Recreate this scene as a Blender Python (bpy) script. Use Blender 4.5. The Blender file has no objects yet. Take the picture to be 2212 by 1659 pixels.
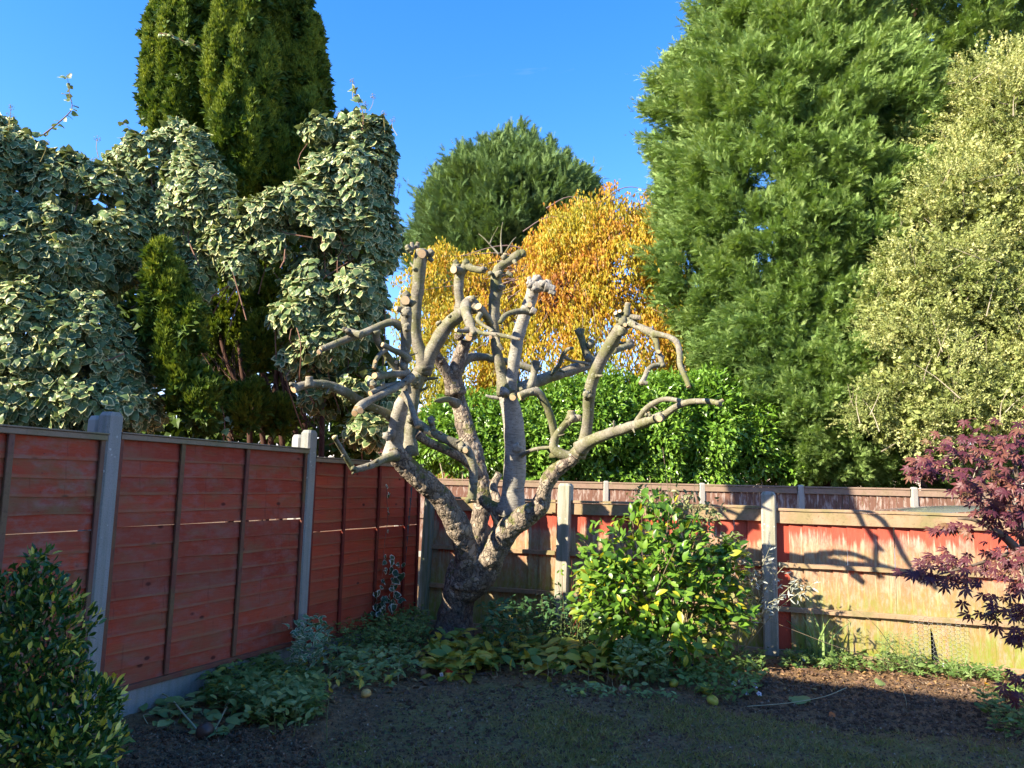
import bpy, math
import numpy as np
from math import radians, sin, cos, pi
# ------------------------------------------------------------------ camera, world, sun, exposure
scene = bpy.context.scene
FPX = 1661.0
PITCH, ROLL, EYE = radians(7.6), radians(1.4), 1.5
cam_d = bpy.data.cameras.new('camera'); cam = bpy.data.objects.new('camera', cam_d)
scene.collection.objects.link(cam); scene.camera = cam
cam_d.sensor_width = 36.0; cam_d.lens = 36.0 * FPX / 2212.0
cam_d.clip_start = 0.05; cam_d.clip_end = 2000
from mathutils import Matrix, Vector
cam.matrix_world = Matrix.Translation((0, 0, EYE)) @ Matrix.Rotation(pi/2 + PITCH, 4, 'X') @ Matrix.Rotation(ROLL, 4, 'Z')
SUN_AZ, SUN_EL = radians(60), radians(29)          # light travels towards +x (right) and +y (away)
SUN_D = Vector((sin(SUN_AZ)*cos(SUN_EL), cos(SUN_AZ)*cos(SUN_EL), -sin(SUN_EL)))
world = bpy.data.worlds.new('World'); scene.world = world; world.use_nodes = True
wn = world.node_tree; wn.nodes.clear()
w_out = wn.nodes.new('ShaderNodeOutputWorld'); w_bg = wn.nodes.new('ShaderNodeBackground')
w_sky = wn.nodes.new('ShaderNodeTexSky'); w_sky.sky_type = 'NISHITA'; w_sky.sun_disc = False
w_sky.sun_elevation = SUN_EL; w_sky.sun_rotation = SUN_AZ + pi
w_sky.air_density = 1.0; w_sky.dust_density = 0.2; w_sky.ozone_density = 3.0
w_bg.inputs['Strength'].default_value = 0.15
w_hs = wn.nodes.new('ShaderNodeHueSaturation'); w_hs.inputs['Saturation'].default_value = 1.34; w_hs.inputs['Value'].default_value = 1.0
wn.links.new(w_sky.outputs[0], w_hs.inputs['Color']); w_mul = wn.nodes.new('ShaderNodeMix'); w_mul.data_type = 'RGBA'; w_mul.blend_type = 'MULTIPLY'; w_mul.inputs[0].default_value = 1; w_mul.inputs[7].default_value = (1.10, .82, .93, 1)
wn.links.new(w_hs.outputs[0], w_mul.inputs[6])
w_tc = wn.nodes.new('ShaderNodeTexCoord'); w_mp = wn.nodes.new('ShaderNodeMapping'); w_mp.inputs['Scale'].default_value = (1.6, 1.6, 5.0); w_nz = wn.nodes.new('ShaderNodeTexNoise'); w_nz.inputs['Scale'].default_value = 2.4; w_nz.inputs['Detail'].default_value = 7; w_nz.inputs['Roughness'].default_value = .62; w_nz.inputs['Distortion'].default_value = .6
w_rp = wn.nodes.new('ShaderNodeValToRGB'); w_rp.color_ramp.elements[0].position = .66; w_rp.color_ramp.elements[1].position = .80; w_rp.color_ramp.elements[1].color = (.2, .2, .2, 1)
w_cl = wn.nodes.new('ShaderNodeMix'); w_cl.data_type = 'RGBA'; w_cl.inputs[7].default_value = (1.9, 2.1, 2.4, 1)
wn.links.new(w_tc.outputs['Generated'], w_mp.inputs[0]); wn.links.new(w_mp.outputs[0], w_nz.inputs['Vector']); wn.links.new(w_nz.outputs[0], w_rp.inputs[0]); wn.links.new(w_rp.outputs[0], w_cl.inputs[0]); wn.links.new(w_mul.outputs[2], w_cl.inputs[6]); wn.links.new(w_cl.outputs[2], w_bg.inputs['Color'])
wn.links.new(w_bg.outputs[0], w_out.inputs['Surface'])
sun_d = bpy.data.lights.new('sun', 'SUN'); sun_d.energy = 5.0; sun_d.angle = radians(0.53); sun_d.color = (1.0, 0.90, 0.72)
sun = bpy.data.objects.new('sun', sun_d); scene.collection.objects.link(sun)
sun.rotation_euler = SUN_D.to_track_quat('-Z', 'Y').to_euler(); sun.location = (-8, -5, 12)
scene.view_settings.view_transform = 'Standard'; scene.view_settings.look = 'None'
scene.view_settings.exposure = 1.64; scene.view_settings.gamma = 1.0; scene.view_settings.use_curve_mapping = False
# ------------------------------------------------------------------ helpers
rng = np.random.default_rng(11)
CM = np.array(cam.matrix_world.to_3x3()); CAM = np.array([0, 0, EYE])
COL = scene.collection
def P(u, v, Y):
    """photo position (in a 2212 x 1659 picture) at distance Y down the garden -> metres"""
    d = CM @ np.array([(u-1106)/FPX, -(v-829.5)/FPX, -1.0]); return CAM + d*Y/d[1]
def G(u, v, z=0.0):
    d = CM @ np.array([(u-1106)/FPX, -(v-829.5)/FPX, -1.0]); return CAM + d*(z-EYE)/d[2]
def PX(Q):
    c = (np.atleast_2d(Q)-CAM) @ CM; return 1106+FPX*c[:, 0]/-c[:, 2], 829.5-FPX*c[:, 1]/-c[:, 2]
def unit(a): return a/np.maximum(np.linalg.norm(a, axis=-1, keepdims=True), 1e-9)
def vnoise(Q, s=1.0, seed=0):
    Q = np.atleast_2d(Q)*s + seed*17.31; i = np.floor(Q).astype(np.int64); f = Q-i; f = f*f*(3-2*f)
    def h(a, b, c):
        n = (a*73856093) ^ (b*19349663) ^ (c*83492791) ^ (seed*2654435)
        n = (n ^ (n >> 13))*1274126177 & 0x7fffffff
        return ((n ^ (n >> 16)) & 0xffff)/65535.0
    x, y, z = i.T; r = 0
    for dx in (0, 1):
        for dy in (0, 1):
            for dz in (0, 1):
                w = (f[:, 0] if dx else 1-f[:, 0])*(f[:, 1] if dy else 1-f[:, 1])*(f[:, 2] if dz else 1-f[:, 2])
                r = r + w*h(x+dx, y+dy, z+dz)
    return r*2-1
def fbm(Q, s=1.0, oct=3, seed=0):
    r = 0; a = 1.0
    for k in range(oct): r = r + a*vnoise(Q, s*2**k, seed+k); a *= .5
    return r
def tag(o, label=None, cat=None, group=None, kind=None):
    if label: o['label'] = label
    if cat: o['category'] = cat
    if group: o['group'] = group
    if kind: o['kind'] = kind
    return o
def mesh_data(name, V, F, mats, attrs=None, smooth=False, mi=None):
    me = bpy.data.meshes.new(name); V = np.asarray(V, np.float32)
    gs = [np.asarray(g, np.int32) for g in (F if isinstance(F, list) else [F]) if len(g)]
    idx = np.concatenate([g.ravel() for g in gs]); tot = np.concatenate([np.full(len(g), g.shape[1]) for g in gs])
    me.vertices.add(len(V)); me.vertices.foreach_set('co', V.ravel())
    me.loops.add(len(idx)); me.loops.foreach_set('vertex_index', idx)
    me.polygons.add(len(tot)); me.polygons.foreach_set('loop_start', (np.cumsum(tot)-tot).astype(np.int32))
    me.polygons.foreach_set('use_smooth', np.full(len(tot), bool(smooth)))
    if mi is not None: me.polygons.foreach_set('material_index', np.asarray(mi, np.int32))
    for k, a in (attrs or {}).items():
        me.attributes.new(k, 'FLOAT', 'POINT').data.foreach_set('value', np.asarray(a, np.float32))
    for m in (mats if isinstance(mats, (list, tuple)) else [mats]): me.materials.append(m)
    me.update(calc_edges=True); return me
def thing(name, label, cat, loc, rz=0, group=None):
    o = bpy.data.objects.new(name, None); COL.objects.link(o); o.empty_display_size = .1
    o.location = [float(a) for a in loc]; o.rotation_euler = (0, 0, rz); return tag(o, label, cat, group)
def link(name, me, parent=None, mw=None):
    o = bpy.data.objects.new(name, me); COL.objects.link(o)
    if parent: o.parent = parent
    if mw is not None: o.matrix_local = mw
    return o
def obj(name, V, F, mats, parent=None, origin=None, attrs=None, smooth=False, mi=None, label=None):
    """V in world metres; parent is an unrotated thing/part; origin = the thing's base"""
    V = np.asarray(V, float); off = np.zeros(3)
    if parent is not None:
        p = parent
        while p: off = off+np.array(p.location); p = p.parent
    elif origin is not None: off = np.asarray(origin, float)
    o = link(name, mesh_data(name, V-off, F, mats, attrs, smooth, mi), parent)
    if parent is None and origin is not None: o.location = [float(a) for a in origin]
    if label: o['label'] = label
    return o
def box(x0, x1, y0, y1, z0, z1):
    V = np.array([(x, y, z) for x in (x0, x1) for y in (y0, y1) for z in (z0, z1)], float)
    return V, np.array([(0, 1, 3, 2), (4, 6, 7, 5), (0, 4, 5, 1), (2, 3, 7, 6), (0, 2, 6, 4), (1, 5, 7, 3)])
def cbox(x0, x1, y0, y1, z0, z1, b=.004):
    """box with chamfered long edges"""
    def ring(x, y0, y1, z0, z1): return [(x, y0+b, z0), (x, y1-b, z0), (x, y1, z0+b), (x, y1, z1-b), (x, y1-b, z1), (x, y0+b, z1), (x, y0, z1-b), (x, y0, z0+b)]
    V = ring(x0, y0, y1, z0, z1)+ring(x1, y0, y1, z0, z1)
    Q = [(i, i+8, (i+1) % 8+8, (i+1) % 8) for i in range(8)]
    return np.array(V, float), [np.array(Q)[:, ::-1], np.array([list(range(8))[::-1], list(range(8, 16))])[:, ::-1]]
def merge(parts):
    Vs, Fs, n = [], {}, 0
    for V, F in parts:
        for g in (F if isinstance(F, list) else [F]):
            g = np.asarray(g)
            if len(g): Fs.setdefault(g.shape[1], []).append(g+n)
        Vs.append(V); n += len(V)
    return np.vstack(Vs), [np.vstack(Fs[k]) for k in sorted(Fs)]
# ---- materials
class M:
    def __init__(s, name):
        s.m = bpy.data.materials.new(name); s.m.use_nodes = True; s.t = s.m.node_tree; s.t.nodes.clear()
        s.out = s.t.nodes.new('ShaderNodeOutputMaterial')
    def n(s, ty, **k):
        nd = s.t.nodes.new(ty)
        for a, b in k.items():
            if hasattr(nd, a) and a not in nd.inputs: setattr(nd, a, b)
            else: s.put(nd, a, b)
        return nd
    def put(s, nd, a, b):
        a = nd.inputs[a]
        if hasattr(b, 'outputs'): b = b.outputs[0]
        if isinstance(b, bpy.types.NodeSocket): s.t.links.new(b, a)
        else:
            if a.type == 'RGBA' and len(b) == 3: b = (*b, 1)
            a.default_value = b
    def coord(s, kind='Object', sc=(1, 1, 1)):
        c = s.n('ShaderNodeNewGeometry').outputs['Position'] if kind == 'World' else s.n('ShaderNodeTexCoord').outputs[kind]
        mp = s.n('ShaderNodeMapping'); s.put(mp, 'Vector', c); mp.inputs['Scale'].default_value = sc; return mp
    def noise(s, vec, sc=5., det=4., rough=.55, dist=0.):
        return s.n('ShaderNodeTexNoise', Vector=vec, Scale=sc, Detail=det, Roughness=rough, Distortion=dist).outputs[0]
    def ramp(s, fac, stops, interp='LINEAR'):
        r = s.n('ShaderNodeValToRGB'); s.put(r, 'Fac', fac); cr = r.color_ramp; cr.interpolation = interp
        while len(cr.elements) < len(stops): cr.elements.new(.5)
        for e, (p, c) in zip(cr.elements, stops):
            e.position = p; e.color = (c, c, c, 1) if isinstance(c, (int, float)) else (*c, 1)
        return r.outputs[0]
    def mix(s, f, a, b, bt='MIX'):
        x = s.n('ShaderNodeMix', data_type='RGBA', blend_type=bt); s.put(x, 0, f); s.put(x, 6, a); s.put(x, 7, b); return x.outputs[2]
    def math(s, op, a, b=0.0, clamp=False):
        x = s.n('ShaderNodeMath', operation=op); x.use_clamp = clamp; s.put(x, 0, a); s.put(x, 1, b); return x.outputs[0]
    def attr(s, name): return s.n('ShaderNodeAttribute', attribute_name=name).outputs['Fac']
    def rand(s): return s.n('ShaderNodeObjectInfo').outputs['Random']
    def sep(s, vec): return s.n('ShaderNodeSeparateXYZ', Vector=vec).outputs
    def bump(s, h, st=.5, d=.01, nrm=None):
        b = s.n('ShaderNodeBump', Height=h, Strength=st, Distance=d)
        if nrm is not None: s.put(b, 'Normal', nrm)
        return b.outputs[0]
    def pbr(s, col, rough=.7, nrm=None, spec=.3, **k):
        p = s.n('ShaderNodeBsdfPrincipled'); s.put(p, 'Base Color', col); s.put(p, 'Roughness', rough); s.put(p, 'Specular IOR Level', spec)
        if nrm is not None: s.put(p, 'Normal', nrm)
        for a, b in k.items(): s.put(p, a, b)
        return p.outputs[0]
    def done(s, sh): s.t.links.new(sh, s.out.inputs['Surface']); return s.m
def leaf_mat(name, stops, rim=None, rimpos=(.55, .8), rough=.45, trans=.3, spec=.35, back=None, big=2.5, var=.35, inst=False):
    m = M(name); r = m.n('ShaderNodeAttribute', attribute_name='rnd', attribute_type='INSTANCER').outputs['Fac'] if inst else m.attr('rnd')
    w = m.noise(m.coord('World'), big, 2)
    f = m.math('ADD', m.math('MULTIPLY', r, 1-var), m.math('MULTIPLY', w, var), True)
    c = m.ramp(f, stops)
    fine = m.noise(m.coord('World'), 90, 2)
    c = m.mix(.35, c, m.mix(fine, c, (1, 1, 1), 'MULTIPLY'), 'MIX')
    if rim is not None:
        hr = m.n('ShaderNodeTexWhiteNoise', noise_dimensions='1D', W=m.math('MULTIPLY', r, 977.0)).outputs[0]; k = m.math('ADD', m.math('ADD', m.attr('rim'), m.math('MULTIPLY', m.math('SUBTRACT', hr, .55), .55)), m.math('MULTIPLY', m.math('SUBTRACT', m.noise(m.coord('World'), 45, 2), .5), .9))
        c = m.mix(m.ramp(k, [(rimpos[0], 0.), (rimpos[1], 1.)]), c, rim)
    if back is not None:
        c = m.mix(m.n('ShaderNodeNewGeometry').outputs['Backfacing'], c, back)
    sh = m.pbr(c, rough, spec=spec)
    if trans > 0:
        tr = m.n('ShaderNodeBsdfTranslucent'); m.put(tr, 'Color', m.mix(1.0, c, (1.0, .95, .45), 'MULTIPLY'))
        mx = m.n('ShaderNodeMixShader'); m.put(mx, 0, trans); m.put(mx, 1, sh); m.put(mx, 2, tr.outputs[0]); sh = mx.outputs[0]
    return m.done(sh)
# ---- leaf shapes: local +Y to the tip, +Z up face, length 1
def t_ovate(w=.5, fold=.18, curve=.15, n=4, tip=1.0, wave=0.0):
    V, rim = [], []
    for i in range(n+1):
        y = i/n; ww = w*.5*(math.sin(pi*min(1, y**tip*.97+.03))**.8) if 0 < i < n else 0.0
        z = -curve*y*y
        V += [(-ww, y, z+fold*ww+wave*sin(7*y)), (0, y, z), (ww, y, z+fold*ww-wave*sin(6*y))]; rim += [1, 0, 1]
    F = []
    for i in range(n):
        a = 3*i
        for k in (0, 1): F += [(a+k, a+k+1, a+k+4), (a+k, a+k+4, a+k+3)]
    V = np.array(V, float); F = np.array(F)
    keep = [f for f in F if np.linalg.norm(np.cross(V[f[1]]-V[f[0]], V[f[2]]-V[f[0]])) > 1e-7]
    return V, np.array(keep), np.array(rim, float)
def t_quad(w=.4, fold=.3, curve=.2):
    V = np.array([(0, 0, 0), (w/2, .45, fold*w/2), (0, 1, -curve), (-w/2, .45, fold*w/2), (0, .5, -curve*.2)])
    return V, np.array([(0, 1, 4), (1, 2, 4), (2, 3, 4), (3, 0, 4)]), np.array([1, 1, 1, 1, 0.])
def t_poly(pts, droop=.12, cup=.15, inner=.68, wob=.05, seed=1):
    """leaf from an outline round a centre near the stalk"""
    r = np.random.default_rng(seed); pts = np.array(pts, float); c = np.array([0, .42]); n = len(pts)
    o = pts; i = c+(pts-c)*inner
    def z(q): d = np.linalg.norm(q-c, axis=-1); return -droop*np.maximum(q[:, 1]-.3, 0)**2*2+cup*np.abs(q[:, 0])**1.5*-1
    V = np.vstack([[(*c, 0.02)], np.c_[i, z(i)], np.c_[o, z(o)+r.normal(0, wob, n)]])
    F = []
    for k in range(n):
        j = (k+1) % n; F += [(0, 1+k, 1+j), (1+k, 1+n+k, 1+n+j), (1+k, 1+n+j, 1+j)]
    return V, np.array(F), np.r_[0, np.full(n, .35), np.ones(n)]
def t_ivy(seed): return t_poly([(.05, .0), (.3, -.04), (.5, .2), (.42, .45), (.28, .7), (.02, 1.), (-.26, .72), (-.4, .42), (-.48, .18), (-.28, -.05)], .25, .25, .66, .06, seed)
def t_palm(lobes=7, seed=1, w=.16, droop=.35):
    r = np.random.default_rng(seed); V = [(0, 0, 0)]; F = []; rim = [0]
    A = np.linspace(-125, 125, lobes)
    L = np.array([.42, .72, .93, 1., .93, .72, .42]) if lobes == 7 else np.array([.6, .9, 1., .9, .6])
    for a, l in zip(A, L):
        l = l*r.uniform(.9, 1.05); a = radians(a+r.uniform(-5, 5)); d = np.array([sin(a), cos(a)]); s = np.array([cos(a), -sin(a)])
        b = len(V); dz = droop*r.uniform(.7, 1.5)
        for q in (d*.26*l-s*w*.45, d*.55*l-s*w*.75, d*l, d*.55*l+s*w*.75, d*.26*l+s*w*.45):
            V.append((*q, -dz*np.dot(q, q)))
        V.append((*(d*.5*l), -dz*.25*l*l+.03)); rim += [.4, 1, 1, 1, .4, 0]
        F += [(0, b, b+5), (b, b+1, b+5), (b+1, b+2, b+5), (b+2, b+3, b+5), (b+3, b+4, b+5), (b+4, 0, b+5)]
    return np.array(V, float), np.array(F)[:, ::-1], np.array(rim, float)
def t_frond(seed=1, n=9, w=.028, ang=42, droop=.18, side=.42, sub=2):
    """flat conifer spray"""
    r = np.random.default_rng(seed); V, F = [], []
    def blade(p, d, l, w):
        s = np.cross(d, (0, 0, 1.)); s = s/(np.linalg.norm(s)+1e-6); b = len(V)
        V.extend([p-s*w, p+s*w, p+d*l]); F.append((b, b+1, b+2))
    blade(np.zeros(3), unit(np.array([0, 1, -.05])), 1.0, w*.8)
    for i in range(n):
        t = .1+.85*i/n
        for sg in (-1, 1):
            a = radians(ang+r.uniform(-9, 9)); d = unit(np.array([sg*sin(a), cos(a), r.uniform(-.25, .15)])); p = np.array([0, t, -droop*t*t])
            l = side*(1-.65*t)*r.uniform(.75, 1.2); blade(p, d, l, w)
            for k in range(sub):
                q = p+d*l*(.3+.3*k); dd = unit(d+np.array([sg*(-.55 if k % 2 else .5), .5, r.uniform(-.3, .3)])); blade(q, dd, l*.5, w*.8)
    V = np.array(V, float); return V, np.array(F), np.clip(V[:, 1], 0, 1)
def t_tuft(seed=1, n=10, spread=.5, w=.08):
    r = np.random.default_rng(seed); V, F = [], []
    for i in range(n):
        a = r.uniform(0, 2*pi); y = r.uniform(0, .5); d = unit(np.array([cos(a)*spread, 1, sin(a)*spread])); s = unit(np.cross(d, r.normal(size=3)))
        b = len(V); l = r.uniform(.4, .65); p = np.array([cos(a)*.05, y, sin(a)*.05]); V += [p-s*w, p+s*w, p+d*l]; F.append((b, b+1, b+2))
    V = np.array(V); return V, np.array(F), np.clip(V[:, 1], 0, 1)
def t_twig(seed=1, n=14, ll=.16, lw=.5, spread=.9):
    """thin twig carrying small leaves"""
    r = np.random.default_rng(seed); V, F, R = [], [], []
    b = 0; V += [(-.008, 0, 0), (.008, 0, 0), (0, 1, -.05)]; F.append((0, 1, 2)); R += [.5]*3
    for i in range(n):
        y = .08+.92*i/n; a = r.uniform(0, 2*pi); d = unit(np.array([cos(a)*spread, .7, sin(a)*spread])); s = unit(np.cross(d, r.normal(size=3)))*ll*lw*.5
        l = ll*r.uniform(.7, 1.2); p = np.array([0, y, -.05*y]); b = len(V)
        V += [tuple(p), tuple(p+d*l*.5+s), tuple(p+d*l), tuple(p+d*l*.5-s)]; F += [(b, b+1, b+2), (b, b+2, b+3)]; R += [r.uniform()]*4
    return np.array(V, float), np.array(F), np.array(R)
def frames(tip, nrm):
    t = unit(tip); x = unit(np.cross(t, nrm)); n = np.cross(x, t); return np.stack([x, t, n], -1)
def scatter(tmpls, pos, tip, nrm, sc, rnd, wsc=None):
    """many placed copies of the shapes as one vertex/face/attribute set"""
    N = len(pos); B = frames(tip, nrm); sc = np.broadcast_to(sc, N); which = rng.integers(0, len(tmpls), N); Vs, Fs, R, D, n = [], [], [], [], 0
    for k, (V, F, rim) in enumerate(tmpls):
        s = which == k; m = s.sum()
        if not m: continue
        W = np.einsum('nij,vj->nvi', B[s], V)*sc[s][:, None, None]+pos[s][:, None, :]
        Vs.append(W.reshape(-1, 3)); Fs.append((F[None]+(np.arange(m)*len(V))[:, None, None]).reshape(-1, 3)+n); n += m*len(V)
        R.append(np.tile(rim, m)); D.append(np.repeat(rnd[s], len(V)))
    return np.vstack(Vs), np.vstack(Fs), {'rim': np.concatenate(R), 'rnd': np.concatenate(D)}
_gn = {}
def instancer(name, tmpls, mat):
    """geometry nodes: one of the shapes on every point of the mesh, turned and sized by its attributes"""
    key = (name, mat.name)
    if key in _gn: return _gn[key]
    g = bpy.data.node_groups.new(name, 'GeometryNodeTree'); g.interface.new_socket('Geometry', in_out='INPUT', socket_type='NodeSocketGeometry'); g.interface.new_socket('Geometry', in_out='OUTPUT', socket_type='NodeSocketGeometry')
    N = g.nodes.new; gi, go, ip, jn = N('NodeGroupInput'), N('NodeGroupOutput'), N('GeometryNodeInstanceOnPoints'), N('GeometryNodeJoinGeometry'); L_ = g.links.new
    for k, (V, F, rim) in reversed(list(enumerate(tmpls))):
        o = bpy.data.objects.new(name+'_shape', mesh_data(name+'_shape', V, F, mat, {'rim': rim})); oi = N('GeometryNodeObjectInfo'); oi.inputs['Object'].default_value = o; oi.inputs['As Instance'].default_value = True; L_(oi.outputs['Geometry'], jn.inputs[0])
    def at(nm, ty): a = N('GeometryNodeInputNamedAttribute'); a.data_type = ty; a.inputs['Name'].default_value = nm; return a.outputs[0]
    L_(gi.outputs[0], ip.inputs['Points']); L_(jn.outputs[0], ip.inputs['Instance']); ip.inputs['Pick Instance'].default_value = True
    L_(at('var', 'INT'), ip.inputs['Instance Index']); L_(at('rot', 'FLOAT_VECTOR'), ip.inputs['Rotation']); L_(at('scl', 'FLOAT_VECTOR'), ip.inputs['Scale']); L_(ip.outputs[0], go.inputs[0]); _gn[key] = g; return g
def foliage_inst(root, tmpls, pos, tip, nrm, sc, rnd, mat, rest='foliage', nm='spray'):
    pos = np.asarray(pos); n = len(pos); B = frames(np.asarray(tip), np.asarray(nrm)); sc = np.array(np.broadcast_to(sc, n)); off = np.array(root.location)
    rot = np.c_[np.arctan2(B[:, 2, 1], B[:, 2, 2]), -np.arcsin(np.clip(B[:, 2, 0], -1, 1)), np.arctan2(B[:, 1, 0], B[:, 0, 0])]
    me = bpy.data.meshes.new(rest); me.vertices.add(n); me.vertices.foreach_set('co', (pos-off).astype(np.float32).ravel())
    for a, ty, f, v in (('var', 'INT', 'value', rng.integers(0, len(tmpls), n).astype(np.int32)), ('rot', 'FLOAT_VECTOR', 'vector', rot.astype(np.float32).ravel()), ('scl', 'FLOAT_VECTOR', 'vector', np.repeat(sc[:, None], 3, 1).astype(np.float32).ravel()), ('rnd', 'FLOAT', 'value', np.asarray(rnd, np.float32))): me.attributes.new(a, ty, 'POINT').data.foreach_set(f, v)
    me.materials.append(mat); o = link(rest, me, root); o['kind'] = 'stuff'; md = o.modifiers.new('sprays', 'NODES'); md.node_group = instancer(nm, tmpls, mat); return o
def in_view(pos, m=20):
    u, v = PX(pos); return (u > -m) & (u < 2212+m) & (v > -m) & (v < 1659+m) & (pos[:, 1] > 0)
def foliage(root, tmpls, pos, tip, nrm, sc, rnd, mat, keep=0, name='leaf', rest='foliage', smooth=False, nvar=8, imat=None):
    """the `keep` leaves that show largest become parts of their own, the rest one stuff part"""
    pos, tip, nrm = map(np.asarray, (pos, tip, nrm)); N = len(pos); sc = np.array(np.broadcast_to(sc, N)); rest_m = np.ones(N, bool)
    if keep:
        score = sc/np.linalg.norm(pos-CAM, axis=1)*(in_view(pos)+.01)
        d = np.linalg.norm(pos-CAM, axis=1); score = score*np.exp(-(d-d.min())*1.2)
        top = np.argsort(-score)[:keep]; rest_m[top] = False
        base = np.array(root.location); B = frames(tip[top], nrm[top]); meshes = []
        for k in range(nvar):
            V, F, rim = tmpls[k % len(tmpls)]
            meshes.append(mesh_data(name, V, F, mat, {'rim': rim, 'rnd': np.full(len(V), float(np.quantile(rnd, (k+.5)/nvar)))}, smooth))
        q = np.quantile(rnd, [(k+.5)/nvar for k in range(nvar)])
        for j, i in enumerate(top):
            k = int(np.argmin(np.abs(q-rnd[i]))); mw = np.eye(4); mw[:3, :3] = B[j]*sc[i]; mw[:3, 3] = pos[i]-base
            link(name, meshes[k], root, Matrix(mw.tolist()))
    if rest_m.any() and imat is not None: return foliage_inst(root, tmpls, pos[rest_m], tip[rest_m], nrm[rest_m], sc[rest_m], rnd[rest_m], imat, rest, imat.name+'_leaf')
    if rest_m.any():
        V, F, A = scatter(tmpls, pos[rest_m], tip[rest_m], nrm[rest_m], sc[rest_m], rnd[rest_m])
        o = obj(rest, V, F, mat, root, attrs=A, smooth=smooth); o['kind'] = 'stuff'; return o
def blobs_px(L):
    """[(u, v, Y, ru, rv, depth radius m)] -> centres and radii in metres"""
    C = np.array([P(u, v, Y) for u, v, Y, *_ in L]); Rr = np.array([(ru*Y/FPX, rd, rv*Y/FPX) for u, v, Y, ru, rv, rd in L]); return C, Rr
def on_blobs(C, Rr, n, shell=.25, lump=.12, lsc=2.5, seed=0, back=-.35, reject=.8, zmin=.02, zs=1.0):
    A = (Rr[:, 0]*Rr[:, 2])+(Rr[:, 0]*Rr[:, 1])+Rr[:, 1]*Rr[:, 2]; PP, NN, got = [], [], 0
    for it in range(14):
        m = max(n, 200); k = rng.choice(len(C), m, p=A/A.sum()); d = unit(rng.normal(size=(m, 3)))
        r = (1-shell*rng.uniform(size=m)**1.5)*(1+lump*fbm((C[k]+d*Rr[k])*np.array([1, 1, zs]), lsc, 2, seed))
        pos = C[k]+d*Rr[k]*r[:, None]; nr = unit(d/Rr[k]); ok = ((nr*unit(CAM-pos)).sum(1) > back) & (pos[:, 2] > zmin)
        for c, q in zip(C, Rr): ok &= (np.linalg.norm((pos-c)/q, axis=1) > reject)
        PP.append(pos[ok]); NN.append(nr[ok]); got += ok.sum()
        if got >= n: break
    return np.vstack(PP)[:n], np.vstack(NN)[:n]
# ---- tubes
def catmull(Q, step):
    Q = np.asarray(Q, float); Q2 = np.vstack([2*Q[0]-Q[1], Q, 2*Q[-1]-Q[-2]]); out = []
    for i in range(len(Q)-1):
        p0, p1, p2, p3 = Q2[i:i+4]; L = np.linalg.norm((p2-p1)[:3]); m = max(2, int(L/step)); t = np.linspace(0, 1, m, endpoint=False)[:, None]
        out.append(.5*((2*p1)+(p2-p0)*t+(2*p0-5*p1+4*p2-p3)*t*t+(3*p1-p0-3*p2+p3)*t**3))
    return np.vstack(out+[Q[-1:]])
def tube(path, sides=12, step=.03, lump=.08, lsc=12, cap=True, seed=0):
    """path rows: x y z radius"""
    S = catmull(path, step); C = S[:, :3]; r = np.maximum(S[:, 3], .001); T = unit(np.gradient(C, axis=0)); n = len(C)
    nv = np.cross(T[0], (0, 0, 1.)); nv = unit(nv if np.linalg.norm(nv) > .1 else np.cross(T[0], (1., 0, 0))); N = []
    for t in T: nv = nv-t*np.dot(nv, t); nv = nv/np.linalg.norm(nv); N.append(nv)
    N = np.array(N); B = np.cross(T, N); a = np.linspace(0, 2*pi, sides, endpoint=False)
    D = N[:, None]*np.cos(a)[None, :, None]+B[:, None]*np.sin(a)[None, :, None]
    V = C[:, None]+D*r[:, None, None]; flat = V.reshape(-1, 3)
    if lump: k = 1+lump*(fbm(flat, lsc, 3, seed)); V = C[:, None]+D*(r[:, None]*k.reshape(n, sides))[..., None]; flat = V.reshape(-1, 3)
    i = np.arange(n-1)[:, None]*sides; j = np.arange(sides)[None]; jn = (j+1) % sides
    F = np.stack([i+j, i+jn, i+jn+sides, i+j+sides], -1).reshape(-1, 4)
    FF = [F]
    if cap:
        c = len(flat); flat = np.vstack([flat, C[-1], C[0]]); e = (n-1)*sides
        FF.append(np.array([(e+q, e+(q+1) % sides, c) for q in range(sides)]+[((q+1) % sides, q, c+1) for q in range(sides)]))
    al = np.r_[0, np.cumsum(np.linalg.norm(np.diff(C, axis=0), axis=1))]
    at = {'along': np.r_[np.repeat(al, sides), [al[-1], 0] if cap else []], 'around': np.r_[np.tile(np.abs(a/pi-1), n), [0, 0] if cap else []]}
    return flat, FF, at, C[-1], T[-1], r[-1]
# ------------------------------------------------------------------ materials of the setting
def mat_ground():
    m = M('ground'); w = m.coord('World'); n1 = m.noise(w, 1.3, 5, .6); n2 = m.noise(w, 30, 4, .7); n3 = m.noise(w, 160, 2, .8)
    n2 = m.ramp(n2, [(.3, 0.), (.68, 1.)]); soil = m.mix(n2, (.12, .068, .032), (.33, .20, .10)); soil = m.mix(m.ramp(n3, [(.58, 0.), (.70, .8)]), soil, (.30, .24, .18))
    moss = m.mix(n2, (.17, .14, .05), (.31, .25, .10)); moss = m.mix(m.ramp(n3, [(.6, 0.), (.8, .45)]), moss, (.12, .11, .07))
    k = m.math('MULTIPLY', m.attr('lawn'), m.ramp(n1, [(.42, 0.), (.56, .85)]))
    c = m.mix(k, soil, moss); h = m.math('ADD', n2, m.math('MULTIPLY', n3, .5))
    return m.done(m.pbr(c, .95, m.bump(h, .9, .02), .15))
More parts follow.
